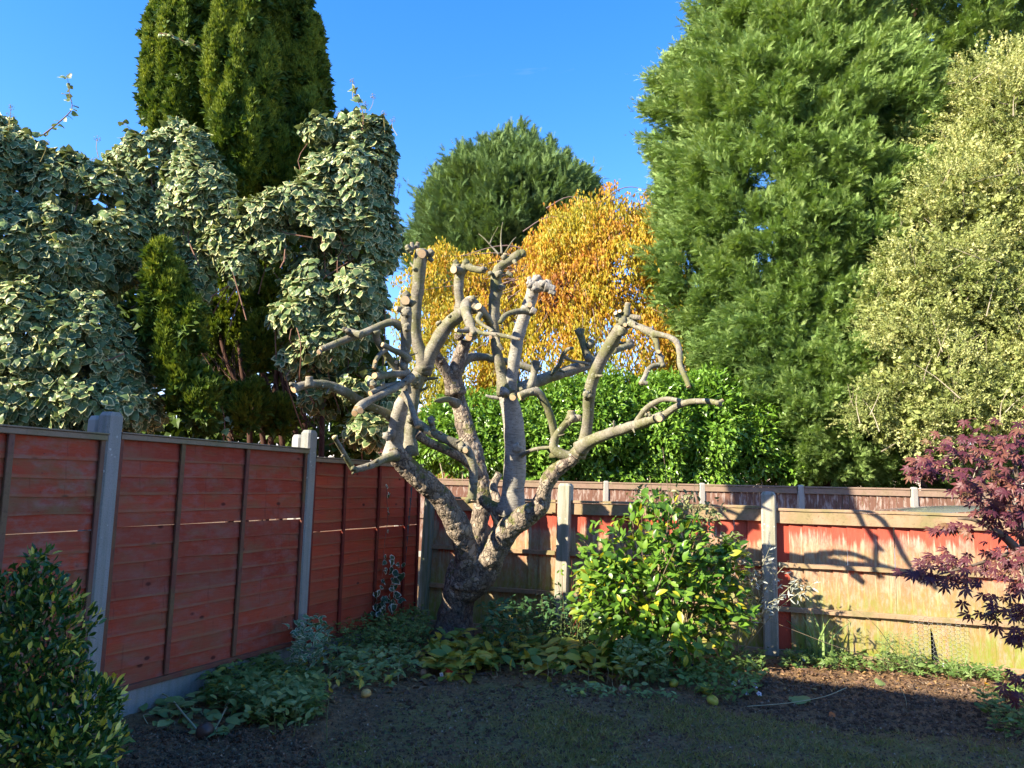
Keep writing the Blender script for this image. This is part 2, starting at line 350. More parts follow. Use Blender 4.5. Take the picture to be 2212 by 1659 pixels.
def mat_concrete(green=.25, light=(.34, .335, .31)):
    m = M('concrete'); o = m.coord('Object'); n = m.noise(o, 6, 5, .65); f = m.noise(o, 120, 3, .7); s = m.noise(m.coord('Object', (20, 20, 1.2)), 1.5, 3)
    c = m.mix(n, tuple(a*.72 for a in light), light); c = m.mix(m.ramp(f, [(.3, .55), (.5, 0.)]), c, (.12, .12, .11))
    c = m.mix(m.math('MULTIPLY', m.ramp(s, [(.4, 0.), (.65, 1.)]), green), c, (.10, .13, .05))
    l = m.n('ShaderNodeTexVoronoi', Vector=o, Scale=26.0).outputs[0]; z = m.sep(o)[2]
    lm = m.math('MULTIPLY', m.ramp(l, [(.16, 1.), (.24, 0.)]), m.math('MULTIPLY', m.ramp(m.noise(o, 5, 2), [(.5, 0.), (.56, 1.)]), m.ramp(m.math('MULTIPLY', z, .5), [(.5, 0.), (.6, 1.)])))
    c = m.mix(m.math('MULTIPLY', lm, .8), c, (.55, .56, .5))
    return m.done(m.pbr(c, .92, m.bump(m.math('ADD', m.math('MULTIPLY', f, .6), n), .5, .006), .2))
def wood_grain(m, o, sc):
    g = m.coord('Object', sc); n = m.noise(g, 4, 5, .65, .6); return n
def mat_red_board(name, fade):
    """weathered red fence paint on overlapping horizontal boards"""
    m = M(name); oi = m.rand(); o = m.coord('Object'); off = m.n('ShaderNodeVectorMath', operation='ADD'); m.put(off, 0, o)
    cx = m.n('ShaderNodeCombineXYZ', X=m.math('MULTIPLY', oi, 37.0), Y=m.math('MULTIPLY', oi, 11.0)); m.put(off, 1, cx); v = off.outputs[0]
    def mp(sc): q = m.n('ShaderNodeMapping', Vector=v); q.inputs['Scale'].default_value = sc; return q
    g = m.noise(mp((1.2, 20, 26)), 3, 5, .6, .4); b = m.noise(mp((1.6, 1, 4)), 1.5, 4, .6); p = m.noise(mp((2.5, 2, 5)), 2.3, 4, .7); fn = m.noise(mp((8, 60, 60)), 3, 3)
    c = m.mix(g, (.29, .034, .016), (.49, .09, .038)); c = m.mix(m.ramp(oi, [(0, 0.), (1, .6)]), c, (.17, .028, .018))
    c = m.mix(m.math('MULTIPLY', m.ramp(p, [(.45, 0.), (.66, 1.)]), fade), c, (.27, .145, .12))
    c = m.mix(m.math('MULTIPLY', m.ramp(b, [(.5, 0.), (.7, 1.)]), min(1, .25+fade*.6)), c, (.15, .125, .05)); sp = m.noise(m.coord('World'), 1.7, 4, .65); c = m.mix(m.ramp(sp, [(.48, 0.), (.68, .55)]), c, (.24, .10, .06)); c = m.mix(m.ramp(m.noise(m.coord('World', (30, 30, 1.5)), 1.2, 3), [(.62, 0.), (.72, .35)]), c, (.09, .02, .015))
    k = m.n('ShaderNodeTexVoronoi', Vector=mp((3.3, 1, 6)), Scale=1.0).outputs[0]
    c = m.mix(m.ramp(k, [(.05, .85), (.1, 0.)]), c, (.055, .012, .01)); nl = m.n('ShaderNodeTexVoronoi', Vector=m.coord('Object', (6.5, 1, 20)), Scale=1.0, Randomness=.25).outputs[0]; c = m.mix(m.ramp(nl, [(.035, .8), (.06, 0.)]), c, (.05, .03, .03))
    z = m.sep(o)[2]; c = m.mix(m.math('MULTIPLY', m.ramp(m.math('ADD', m.math('MULTIPLY', z, 9), m.math('MULTIPLY', p, .12)), [(.03, 1.), (.10, 0.)]), .22), c, (.27, .20, .10))
    return m.done(m.pbr(c, .8, m.bump(m.math('ADD', g, m.math('MULTIPLY', fn, .4)), .45, .004), .2))
def mat_batten(name, a, b, green=.4):
    m = M(name); o = m.coord('Object'); n = m.noise(m.coord('Object', (3, 20, 3)), 4, 5, .6); q = m.noise(o, 4, 4); f = m.noise(m.coord('Object', (6, 60, 6)), 8, 3)
    c = m.mix(n, a, b); c = m.mix(m.math('MULTIPLY', m.ramp(q, [(.45, 0.), (.65, 1.)]), green), c, (.16, .17, .06)); c = m.mix(m.ramp(f, [(.25, .4), (.45, 0.)]), c, (.06, .04, .03))
    return m.done(m.pbr(c, .85, m.bump(m.math('ADD', n, f), .5, .004), .15))
def mat_back_board():
    """vertical boards: red paint left under each rail, bare weathered wood and green algae below"""
    m = M('weathered_board'); o = m.coord('Object'); oi = m.rand(); z = m.sep(o)[2]; wv = m.coord('World')
    st = m.noise(m.coord('World', (22, 22, 1.6)), 1.5, 5, .7, .3); bl = m.noise(wv, 5, 4, .6); fine = m.noise(m.coord('World', (60, 60, 6)), 2, 4, .7); pat = m.noise(m.coord('World', (14, 14, 6)), 2.2, 5, .75)
    wood = m.mix(fine, (.27, .20, .14), (.52, .43, .31)); wood = m.mix(m.ramp(oi, [(0, 0.), (1, .6)]), wood, (.34, .21, .14))
    wood = m.mix(m.ramp(pat, [(.38, 0.), (.56, .8)]), wood, (.40, .15, .105)); wood = m.mix(m.ramp(st, [(.52, 0.), (.64, .8)]), wood, (.54, .45, .34))
    zz = m.math('ADD', z, m.math('MULTIPLY', m.math('SUBTRACT', bl, .5), .3))
    alg = m.ramp(m.math('MULTIPLY', zz, .72), [(0, .95), (.17, .75), (.30, .35), (.34, .75), (.5, .3), (.60, .12), (.66, .35), (.8, .0)])
    wood = m.mix(m.math('MULTIPLY', alg, m.ramp(m.math('ADD', m.math('MULTIPLY', st, .6), m.math('MULTIPLY', pat, .5)), [(.40, .15), (.62, 1.)])), wood, (.19, .26, .02))
    p = m.ramp(m.math('MULTIPLY', z, .72), [(0, -.2), (.29, -.2), (.308, .32), (.33, -.2), (.50, -.2), (.54, .30), (.60, .80), (.61, .0), (.70, .06), (.66, .25), (.74, .48), (.82, .80), (.88, 1.)])
    pm = m.ramp(m.math('SUBTRACT', m.math('ADD', p, m.math('MULTIPLY', m.math('SUBTRACT', m.math('FRACT', m.math('MULTIPLY', oi, 7.3)), .45), .3)), m.math('ADD', m.math('MULTIPLY', st, .85), m.math('MULTIPLY', bl, .25))), [(-.0, 0.), (.16, .9)])
    x = m.math('LESS_THAN', oi, .0)
    c = m.mix(m.math('MAXIMUM', pm, m.attr('red')), wood, m.mix(fine, (.38, .05, .028), (.50, .10, .06)))
    return m.done(m.pbr(c, .85, m.bump(m.math('ADD', fine, m.math('MULTIPLY', pat, .5)), .5, .004), .15))
def mat_far_board():
    m = M('brown_board'); w = m.coord('World', (30, 30, 2)); n = m.noise(w, 2, 5, .7, .3); p = m.noise(m.coord('World', (12, 12, 2.5)), 1.5, 4, .7)
    c = m.mix(n, (.09, .04, .028), (.22, .12, .08)); c = m.mix(m.ramp(m.rand(), [(0, 0.), (1, .5)]), c, (.20, .10, .07)); c = m.mix(m.ramp(p, [(.5, 0.), (.62, .75)]), c, (.42, .34, .28))
    return m.done(m.pbr(c, .85, m.bump(n, .4, .004), .15))
def mat_brick(name='brick_wall'):
    m = M(name); b = m.n('ShaderNodeTexBrick', Vector=m.coord('Object'), Scale=1.0); b.inputs['Color1'].default_value = (.42, .13, .07, 1); b.inputs['Color2'].default_value = (.30, .10, .075, 1)
    b.inputs['Mortar'].default_value = (.38, .26, .2, 1); b.inputs['Brick Width'].default_value = .225; b.inputs['Row Height'].default_value = .075; b.inputs['Mortar Size'].default_value = .008
    mp = m.n('ShaderNodeMapping', Vector=m.coord('Object')); mp.inputs['Rotation'].default_value = (radians(90), 0, 0); m.put(b, 'Vector', mp)
    c = m.mix(m.noise(m.coord('Object'), 2.5, 4), b.outputs[0], (.34, .12, .08)); c = m.mix(.5, b.outputs[0], c)
    return m.done(m.pbr(c, .9, m.bump(b.outputs[1], -.5, .01), .2))
def mat_plain(name, col, rough=.6, spec=.3, var=.25, sc=8, **k):
    m = M(name); n = m.noise(m.coord('Object'), sc, 4); c = m.mix(n, tuple(a*(1-var) for a in col), tuple(min(1, a*(1+var)) for a in col)); return m.done(m.pbr(c, rough, None, spec, **k))
# ------------------------------------------------------------------ ground
edge = np.array([G(u, v)[:2] for u, v in [(640, 1690), (700, 1600), (790, 1520), (950, 1470), (1150, 1462), (1330, 1492), (1480, 1515), (1600, 1545), (1800, 1572), (2000, 1585), (2240, 1605)]])
edge[0] = (edge[1][0]-.05, 2.0); eo = np.argsort(edge[:, 0])
def yedge(x): return np.where(x < edge[1][0], 1.5+0*x, np.interp(x, edge[1:, 0], edge[1:, 1]))
def lawn_mask(x, y):
    d = yedge(x)-y+.10*fbm(np.c_[x, y, 0*x], 2.5, 3, 5); l = x-np.interp(y, [3., 4.1, 4.6, 5.3], [-1.25, -1.22, -1.0, -.9])
    return np.clip(np.minimum(d, l)/.18, 0, 1)
def gz(x, y):
    Q = np.c_[x, y, 0*x]; near = np.clip(1-np.maximum(np.abs(x)-5, np.maximum(y-9.5, 2-y))/1.5, 0, 1)
    return near*(.014*fbm(Q, 3.5, 4, 2)+.009*fbm(Q, 15, 2, 9)+.02*np.clip(y-yedge(x), 0, 1))*1.0
def axis(a, b, s, far): return np.r_[-far, -far*.3, a-12, a-4, np.arange(a, b, s), b+4, b+12, far*.3, far]
gx = axis(-3.6, 5.0, .036, 900.); gy = np.r_[-600, -100, -20, -2, 1.5, np.arange(3.2, 9.0, .034), 11, 16, 24, 40, 80, 300, 1500]
XX, YY = np.meshgrid(gx, gy); xf, yf = XX.ravel(), YY.ravel(); nx = len(gx)
ii = (np.arange(len(gy)-1)[:, None]*nx+np.arange(nx-1)[None]).ravel(); 
gro = obj('ground', np.c_[xf, yf, gz(xf, yf)], np.c_[ii, ii+1, ii+1+nx, ii+nx], mat_ground(), attrs={'lawn': lawn_mask(xf, yf)}, smooth=True); gro['kind'] = 'structure'
# ------------------------------------------------------------------ left fence (seen in shade)
def local(th, name, V, F, mat, label=None, parent=None, attrs=None, mw=None, smooth=False):
    o = link(name, mesh_data(name, V, F, mat, attrs, smooth), parent or th, mw)
    if label: o['label'] = label
    return o
MT_CONC = mat_concrete(); MT_CONC2 = mat_concrete(.5, (.46, .41, .33)); MT_CONC3 = mat_concrete(.3, (.46, .42, .36))
MT_RED = [mat_red_board('red_board_faded', .85), mat_red_board('red_board_worn', .45), mat_red_board('red_board', .12)]
MT_BAT = [mat_batten('batten_worn', (.13, .06, .045), (.22, .12, .09), .3), mat_batten('batten_red', (.13, .04, .03), (.22, .09, .06), .4), mat_batten('batten_dark_red', (.14, .022, .016), (.2, .035, .025), .12)]
MT_RAIL = mat_batten('rail_wood', (.19, .14, .09), (.33, .25, .17), .45)
def post_mesh(h, w=.115, d=.10, ch=.03, tilt=(0, 0)):
    rings = [(-.3, 1), (0, 1), (h-ch, 1)]; V = []
    c = .014
    def ring(z, fx, fy): x, y = w/2*fx, d/2*fy; return [(-x+c, -y, z), (x-c, -y, z), (x, -y+c, z), (x, y-c, z), (x-c, y, z), (-x+c, y, z), (-x, y-c, z), (-x, -y+c, z)]
    for z, s in rings: V += ring(z, s, s)
    V += ring(h-.004, .72, .8); V += [(0, 0, h)]; F = [(8*r+i, 8*r+(i+1) % 8, 8*r+8+(i+1) % 8, 8*r+8+i) for r in range(3) for i in range(8)]
    T = [(24+i, 24+(i+1) % 8, 32) for i in range(8)]; V = np.array(V, float); V[:, 0] += tilt[0]*V[:, 2]; V[:, 1] += tilt[1]*V[:, 2]
    return V, [np.array(F), np.array(T)]
def post(xy, h, rz, label, mat=None, w=.115, d=.10, tilt=(0, 0), group='concrete fence posts', name='fence_post', ch=.03):
    V, F = post_mesh(h, w, d, ch, tilt); o = link(name, mesh_data(name, V, F, mat or MT_CONC)); o.location = (xy[0], xy[1], 0); o.rotation_euler = (0, 0, rz)
    return tag(o, label, 'fence post', group)
LP = [np.array(a) for a in ((-3.27, 2.98), (-2.50, 4.80), (-1.725, 6.59), (-.97, 8.43))]
LA = math.atan2(.917, .4)
post(LP[1], 1.905, LA, 'concrete fence post with pale lichen spots, nearest the camera', tilt=(0, .0))
post(LP[2], 1.94, LA, 'concrete fence post at the far end of the full red panel, beside the cut tree')
for p, h, lb in ((LP[1], 1.88, 'pale timber post behind the lichen spotted concrete post'), (LP[2], 1.9, 'pale timber post top standing behind the concrete post nearest the cut tree')):
    q = p+np.array([-.917, .4])*.10+np.array([-.4, -.917])*.02; post(q, h, LA, lb, mat_plain('pale_timber', (.36, .36, .33), .85, .15), .07, .09, group='timber posts behind the left fence', name='timber_post')
def lap_panel(a, b, ztop, zbot, nb, red, bat, label, btn, gapk=(), seed=0, zend=None):
    r = np.random.default_rng(seed); d = b-a; L = float(np.hypot(*d)); th = thing('board_fence', label, 'fence', (a[0], a[1], 0), math.atan2(d[1], d[0]), 'overlapping board fence panels on the left')
    x0, x1 = .05, L-.05; zs = np.linspace(zbot+.03, ztop-.045, nb+1); hh = zs[1]-zs[0]
    for k in range(nb):
        n = 7; xs = np.linspace(x0, x1, n); w = r.normal(0, .0035, n)+.008*np.sin(xs*r.uniform(1, 3)+r.uniform(0, 6)); g = .0
        if k in gapk: g = .0055+.003*r.uniform(size=n)
        lo = w+g if np.ndim(g) or g else w-.012; hi = hh+.004 if (k+1) in gapk else hh+.022
        if k in gapk: lo = np.abs(w)*.6+np.maximum(g-.006*(r.uniform(size=n) < .3), -.004)
        if (k+1) in gapk: hi = hh-.001
        yb, yt, t = -.012, .002, .009
        V = np.r_[[(x, yb-t, z) for x, z in zip(xs, lo)], [(x, yt-t, hi) for x in xs], [(x, yt, hi) for x in xs], [(x, yb, z) for x, z in zip(xs, lo)]]
        F = [(q*n+i, q*n+i+1, ((q+1) % 4)*n+i+1, ((q+1) % 4)*n+i) for q in range(4) for i in range(n-1)]+[(0, n, 2*n, 3*n), (n-1, 4*n-1, 3*n-1, 2*n-1)]
        o = local(th, 'board', V, np.array(F)[:, ::-1], red, mw=Matrix.Translation((0, 0, zs[k])) @ Matrix.Rotation(r.normal(0, .0012), 4, 'Y'))
    for t in btn+[.0+.065/L, 1-.065/L]:
        xc = t*L; V, F = cbox(zbot+.04, ztop-.045, -.019, .0, -.0185, .0185, .003); V = np.c_[V[:, 2]+xc+.006*(V[:, 0]-1)*r.normal(), V[:, 1]-.021-.0, V[:, 0]]
        local(th, 'batten', V, F, bat)
    V, F = cbox(x0, x1, -.052, .012, ztop-.045, ztop-.012, .003); local(th, 'top_rail', V, F, MT_RAIL)
    V, F = cbox(x0-.005, x1+.005, -.060, .028, ztop-.010, ztop, .003); local(th, 'capping', V, F, MT_RAIL)
    V, F = cbox(x0, x1, -.048, .008, zbot, zbot+.033, .003); local(th, 'bottom_rail', V, F, bat)
    return th
lap_panel(LP[0], LP[1], 1.765, .16, 14, MT_RED[0], MT_BAT[0], 'faded pinkish red board panel at the left edge behind the yellow and green shrub', [.35, .68], (9,), 3)
lap_panel(LP[1], LP[2], 1.78, .175, 14, MT_RED[1], MT_BAT[1], 'red board panel between two concrete posts with a bright gap near its top', [.29, .61], (9,), 4)
lap_panel(LP[2], LP[3], 1.715, .14, 15, MT_RED[2], MT_BAT[2], 'deep red board panel in the corner with ivy trailing down it', [.27, .56, .83], (9,), 5)
for a, b, lb in ((LP[1], LP[2], 'concrete gravel board under the red panel with the bright gap'), (LP[0], LP[1], 'concrete gravel board under the faded panel at the left edge'), (LP[2], LP[3], 'concrete gravel board under the deep red corner panel')):
    d = b-a; L = float(np.hypot(*d)); V, F = cbox(.06, L-.06, -.025, .025, -.1, .172 if a is LP[1] else .138, .006)
    o = link('gravel_board', mesh_data('gravel_board', V, F, MT_CONC)); o.location = (a[0], a[1], 0); o.rotation_euler = (0, 0, math.atan2(d[1], d[0])); tag(o, lb, 'gravel board', 'concrete gravel boards')
# ------------------------------------------------------------------ right fence (sunlit)
RD = np.array([.95, -.3122]); RP1 = np.array([2.475, 7.43]); RP0 = RP1-RD*2.02; RPc = np.array([-.93, RP0[1]+(RP0[0]+.93)*.3286]); RP2 = RP1+RD*2.13; RP3 = RP2+RD*2.1
RA = math.atan2(RD[1], RD[0]); MT_WB = mat_back_board()
MT_RR = mat_batten('rail_right', (.26, .16, .09), (.44, .30, .19), .6)  # paler rail wood of the right fence
post(RP0+[.0, -.01], 1.55, RA, 'concrete fence post standing behind the branches of the cut tree', MT_CONC2, .135, .15, tilt=(.02, 0))
post(RP1+[.0, -.01], 1.515, RA, 'concrete fence post in sun right of the leafy green shrub', MT_CONC2, .135, .15, tilt=(.0, 0))
post(RP2, 1.53, RA, 'concrete fence post at the right edge hidden by the red maple', MT_CONC2, .135, .15)
post(RPc+[.03, -.06], 1.52, RA, 'narrow greenish concrete post in the corner of the two fences', mat_concrete(.8, (.25, .27, .22)), .10, .10, tilt=(.03, 0))
def close_panel(a, b, label, ztop=1.345, seed=0, hole=None, red_first=False):
    r = np.random.default_rng(seed); d = b-a; L = float(np.hypot(*d)); th = thing('board_fence', label, 'fence', (a[0], a[1], 0), math.atan2(d[1], d[0]), 'vertical board fence panels at the back')
    x = .06; k = 0
    while x < L-.07:
        w = min(r.uniform(.122, .132), L-.06-x); g = r.uniform(-.002, .001); tt = r.normal(0, .003)
        V, F = box(0, w-g, 0, .012, .065, ztop-.02); V[:, 1] += np.where(V[:, 0] > w/2, .007, -.006)+tt; V[:, 0] += tt*V[:, 2]
        if hole and abs(x-hole) < .07: V[:, 0] = np.where((V[:, 0] < .02) & (V[:, 2] < .3), V[:, 0]+.055, V[:, 0]); V, F = hole_board(w-g, ztop-.02)
        red = np.full(len(V), 1.0 if (red_first and k == 0) else 0.0)
        local(th, 'board', V, F, MT_WB, attrs={'red': red}, mw=Matrix.Translation((x, 0, 0))); x += w; k += 1
    def rail(z0, z1, y0, y1, nm, mt=MT_RR, n=8):
        xs = np.linspace(.068, L-.068, n+1); V = []
        for q, xx in enumerate(xs): s = r.normal(0, .0015, 2); V += [(xx, y0+s[0], z0+s[1]), (xx, y0+s[0], z1-.004+s[1]), (xx, y0+.006, z1+s[1]), (xx, y1, z1+s[1]), (xx, y1, z0+s[1])]
        F = [(5*i+j, 5*i+(j+1) % 5, 5*i+5+(j+1) % 5, 5*i+5+j) for i in range(n) for j in range(5)]; local(th, nm, np.array(V), [np.array(F)[:, ::-1], np.array([(0, 1, 2, 3, 4), tuple(5*n+q for q in (4, 3, 2, 1, 0))])], mt)
    rail(ztop-.125, ztop-.012, -.034, -.008, 'top_rail'); rail(ztop-.008, ztop+.016, -.045, .03, 'capping')
    rail(.815, .857, -.040, -.009, 'rail'); rail(.41, .453, -.040, -.009, 'rail'); rail(-.05, .066, -.024, .014, 'kick_board')
    return th
def hole_board(w, top):
    """board with a long thin wedge broken out of its lower left edge"""
    V = []; y = (-.003, .009)
    for yy in y: V += [(.0, yy, .36), (.0, yy, top), (w, yy, top), (w, yy, .065), (.062, yy, .065), (.02, yy, .30)]
    F6 = [(0, 5, 4, 3, 2, 1), (6, 7, 8, 9, 10, 11)]; Q = [(i, (i+1) % 6, (i+1) % 6+6, i+6) for i in range(6)]
    return np.array(V, float), [np.array(Q), np.array(F6)]
close_panel(RPc, RP0, 'mossy vertical board panel in shade behind the cut tree trunk', 1.36, 1)
close_panel(RP0, RP1, 'vertical board panel behind the leafy green shrub, dappled with shadow', 1.36, 2)
hx = 4.10-2.475
close_panel(RP1, RP2, 'sunlit vertical board panel with peeling red paint and branch shadows', 1.345, 3, hole=1.30, red_first=True)
close_panel(RP2, RP3, 'vertical board panel beyond the right edge past the maple', 1.345, 4)
# dark backing added to fill the gap in the broken board, and chicken wire pinned over it
hp = RP1+RD*1.34
V, F = cbox(-.16, .16, .035, .05, .0, .40, .003); o = link('dark_backing', mesh_data('dark_backing', V, F, mat_plain('black_backing', (.012, .013, .016), .9, .1))); o.location = (hp[0], hp[1], 0); o.rotation_euler = (0, 0, RA)
tag(o, 'dark backing sheet added behind the broken board at the foot of the sunlit fence', 'sheet')
parts = []; cw = RP1+RD*1.19; s_ = .021
for i in range(12):
    for j in range(11):
        cx_ = i*s_*1.5*1.15; cz_ = .05+j*s_*1.732+(i % 2)*s_*.866
        if cz_ > .43+.02*sin(i): continue
        for a0, a1 in ((0, 60), (60, 120), (120, 180)):
            p = [np.array([cx_+s_*cos(radians(a))*1.15, -.042-.006*sin(i*.8+j*.5), cz_+s_*sin(radians(a))]) for a in (a0, a1)]
            q = unit(p[1]-p[0]); nn = np.array([0, 1., 0]); bb = np.cross(q, nn); w_ = .0009
            V = np.array([p[0]+nn*w_, p[0]-nn*w_*.5+bb*w_, p[0]-nn*w_*.5-bb*w_, p[1]+nn*w_, p[1]-nn*w_*.5+bb*w_, p[1]-nn*w_*.5-bb*w_]); parts.append((V, np.array([(0, 1, 4, 3), (1, 2, 5, 4), (2, 0, 3, 5)])))
V, F = merge(parts); o = link('chicken_wire', mesh_data('chicken_wire', V, F, mat_plain('galvanised_wire', (.42, .42, .36), .5, .4, Metallic=.4))); o.location = (cw[0], cw[1], 0); o.rotation_euler = (0, 0, RA)
tag(o, 'patch of hexagonal chicken wire over the broken board of the sunlit fence', 'wire mesh')
# blue green plank leaning in the corner
V, F = cbox(-.05, .05, -.012, .012, 0, 1.66, .003); V = np.c_[V[:, 0], V[:, 1], V[:, 2]]; V2, F2 = cbox(0, 1.62, -.012, .012, -.045, .045, .003)
o = link('plank', mesh_data('plank', np.c_[V2[:, 2], V2[:, 1], V2[:, 0]], [f[:, ::-1] for f in F2], mat_batten('blue_green_paint', (.03, .055, .065), (.06, .10, .11), .25))); o.location = (-1.13, 8.10, 0); o.rotation_euler = (radians(-3), radians(4), LA-.7)
tag(o, 'blue green painted plank leaning in the corner beside the deep red panel', 'plank')
# ------------------------------------------------------------------ far brown fence
MT_FB = mat_far_board(); MT_FR = mat_batten('far_rail', (.16, .10, .07), (.30, .21, .15), .2)
FPp = [P(u, 1075, Y)[:2] for u, Y in ((860, 16.6), (1095, 16.0), (1309, 15.3), (1517, 14.7), (1730, 14.0), (1975, 13.2), (2250, 12.5), (2560, 11.7))]
pl = ['far pale concrete post behind the cut tree trunk, leftmost of the brown fence', 'far pale concrete post just left of the centre branch', 'far pale concrete post seen above the fence just left of the green shrub', 'far pale concrete post directly behind the top of the leafy shrub', 'far pale concrete post right of the leafy shrub under the big conifer', 'far pale concrete post beside the car roof left of the maple', 'far pale concrete post hidden behind the maple leaves', 'far pale concrete post beyond the right edge']
for p, lb in zip(FPp, pl): post(p, 1.66, 0, lb, MT_CONC3, .105, .10, group='pale posts of the far brown fence')
nl = ['left end panel of the far brown fence behind the tree trunk', 'far brown fence panel behind the centre limb of the cut tree', 'far brown fence panel left of the shrub top, sunlit in streaks', 'far brown fence panel directly behind the shrub top', 'far brown fence panel between the shrub and the sunlit fence post, dappled', 'dark far brown fence panel shaded by the conifer, left of the car roof', 'far brown fence panel behind the maple']
for k in range(7):
    a, b = FPp[k], FPp[k+1]; d = b-a; L = float(np.hypot(*d)); th = thing('board_fence', nl[k], 'fence', (a[0], a[1], 0), math.atan2(d[1], d[0]), 'far brown fence panels')
    nb = int(L/.112); w = (L-.12)/nb; V, F = box(0, w-.004, 0, .012, .12, 1.6); V[:, 1] += np.where(V[:, 0] > w/2, .012, -.004); me = mesh_data('board', V, F, MT_FB)
    for q in range(nb): link('board', me, th, Matrix.Translation((.06+q*w, rng.normal(0, .002), rng.normal(0, .004))))
    V, F = cbox(.06, L-.06, -.035, -.006, 1.5, 1.60, .004); local(th, 'top_rail', V, F, MT_FR); V, F = cbox(.06, L-.06, -.05, .03, 1.605, 1.635, .004); local(th, 'capping', V, F, MT_FR)
    V, F = cbox(.06, L-.06, -.035, -.006, .8, .88, .004); local(th, 'rail', V, F, MT_FR); V, F = cbox(.06, L-.06, -.03, .02, -.05, .115, .004); local(th, 'gravel_board', V, F, MT_CONC3)
# ------------------------------------------------------------------ brick houses
MT_BR = mat_brick(); MT_TILE = mat_plain('roof_tile', (.10, .045, .035), .85, .2, .35, 3); MT_GL = mat_plain('window_glass', (.02, .025, .03), .08, .6, .1); MT_WH = mat_plain('white_frame', (.7, .7, .68), .5)
MT_RND = mat_plain('pale_render', (.72, .66, .56), .9, .15, .08, 3)  # unseen house wall, made pale to bounce light onto the foreground
def house(cx, cy, rz, w, d, eave, ridge, label, wins, wm=None):
    th = thing('brick_house' if wm is None else 'rendered_house', label, 'house', (cx, cy, 0), rz)
    V, F = box(-w/2, w/2, -d/2, d/2, -.2, eave); F = [f for i, f in enumerate(F) if i != 5]
    g = np.array([(-w/2, -d/2, eave), (-w/2, d/2, eave), (-w/2, 0, ridge-.1), (w/2, -d/2, eave), (w/2, d/2, eave), (w/2, 0, ridge-.1)])
    local(th, 'wall', np.vstack([V, g]), [np.array([(8, 9, 10), (11, 13, 12)]), np.array(F)], wm or MT_BR)
    e = .35; rise = (ridge-eave)/(d/2)
    for s in (-1, 1):
        ye = s*(d/2+e); ze = eave-e*rise; V = [(-w/2-.2, 0, ridge), (w/2+.2, 0, ridge), (w/2+.2, ye, ze), (-w/2-.2, ye, ze)]; V = np.array(V+[(a, b, c-.12) for a, b, c in V])
        local(th, 'roof', V, np.array([(0, 1, 2, 3), (7, 6, 5, 4), (0, 4, 5, 1), (1, 5, 6, 2), (2, 6, 7, 3), (3, 7, 4, 0)]), MT_TILE)
    for (x, z, ww, hh, s) in wins:
        y = s*(d/2); V, F = merge([box(x-ww/2, x+ww/2, y-.02*s-.03, y+.03*s+.03*0+.01, z, z+.07), box(x-ww/2, x+ww/2, y-.04, y+.04, z+hh-.07, z+hh), box(x-ww/2, x-ww/2+.07, y-.04, y+.04, z+.07, z+hh-.07), box(x+ww/2-.07, x+ww/2, y-.04, y+.04, z+.07, z+hh-.07), box(x-.03, x+.03, y-.035, y+.035, z+.07, z+hh-.07)])
        o = local(th, 'window', V, F, MT_WH); V, F = box(x-ww/2+.07, x+ww/2-.07, y-.012, y+.012, z+.07, z+hh-.07); V[:, 1] += .006*s; local(th, 'pane', V, F, MT_GL, parent=o)
    return th
# the garden's own house stands behind the camera and shades the foreground
mdir = np.array([-.4588, -1.0]); mdir = np.array([.416, .909]); EAVE = 5.5
e0 = np.array([1.92, 6.66])-np.array([SUN_D.x, SUN_D.y])/(-SUN_D.z)*EAVE; hd = 8.0; hc = e0+np.array([.909, -.416])*1.0-mdir*(hd/2+.35)
house(hc[0], hc[1], math.atan2(-.416, .909), 21, hd, EAVE+.35*.5, EAVE+.175+hd/2*.5, 'pale rendered house with a tiled roof across the near end of the garden', [(-6, .9, 1.8, 1.2, 1), (-2, .1, 1.6, 2.1, 1), (3, .9, 1.8, 1.2, 1), (-6, 3.6, 1.6, 1.2, 1), (-1, 3.6, 1.2, 1.2, 1), (4, 3.6, 1.6, 1.2, 1)], MT_RND)
bx = P(985, 1060, 36)
house(bx[0]+1.5, 40, 0, 11, 8, 3.6, 5.2, 'orange brick house wall glimpsed low behind the cut tree', [(3, 1.0, 1.4, 1.1, -1)])
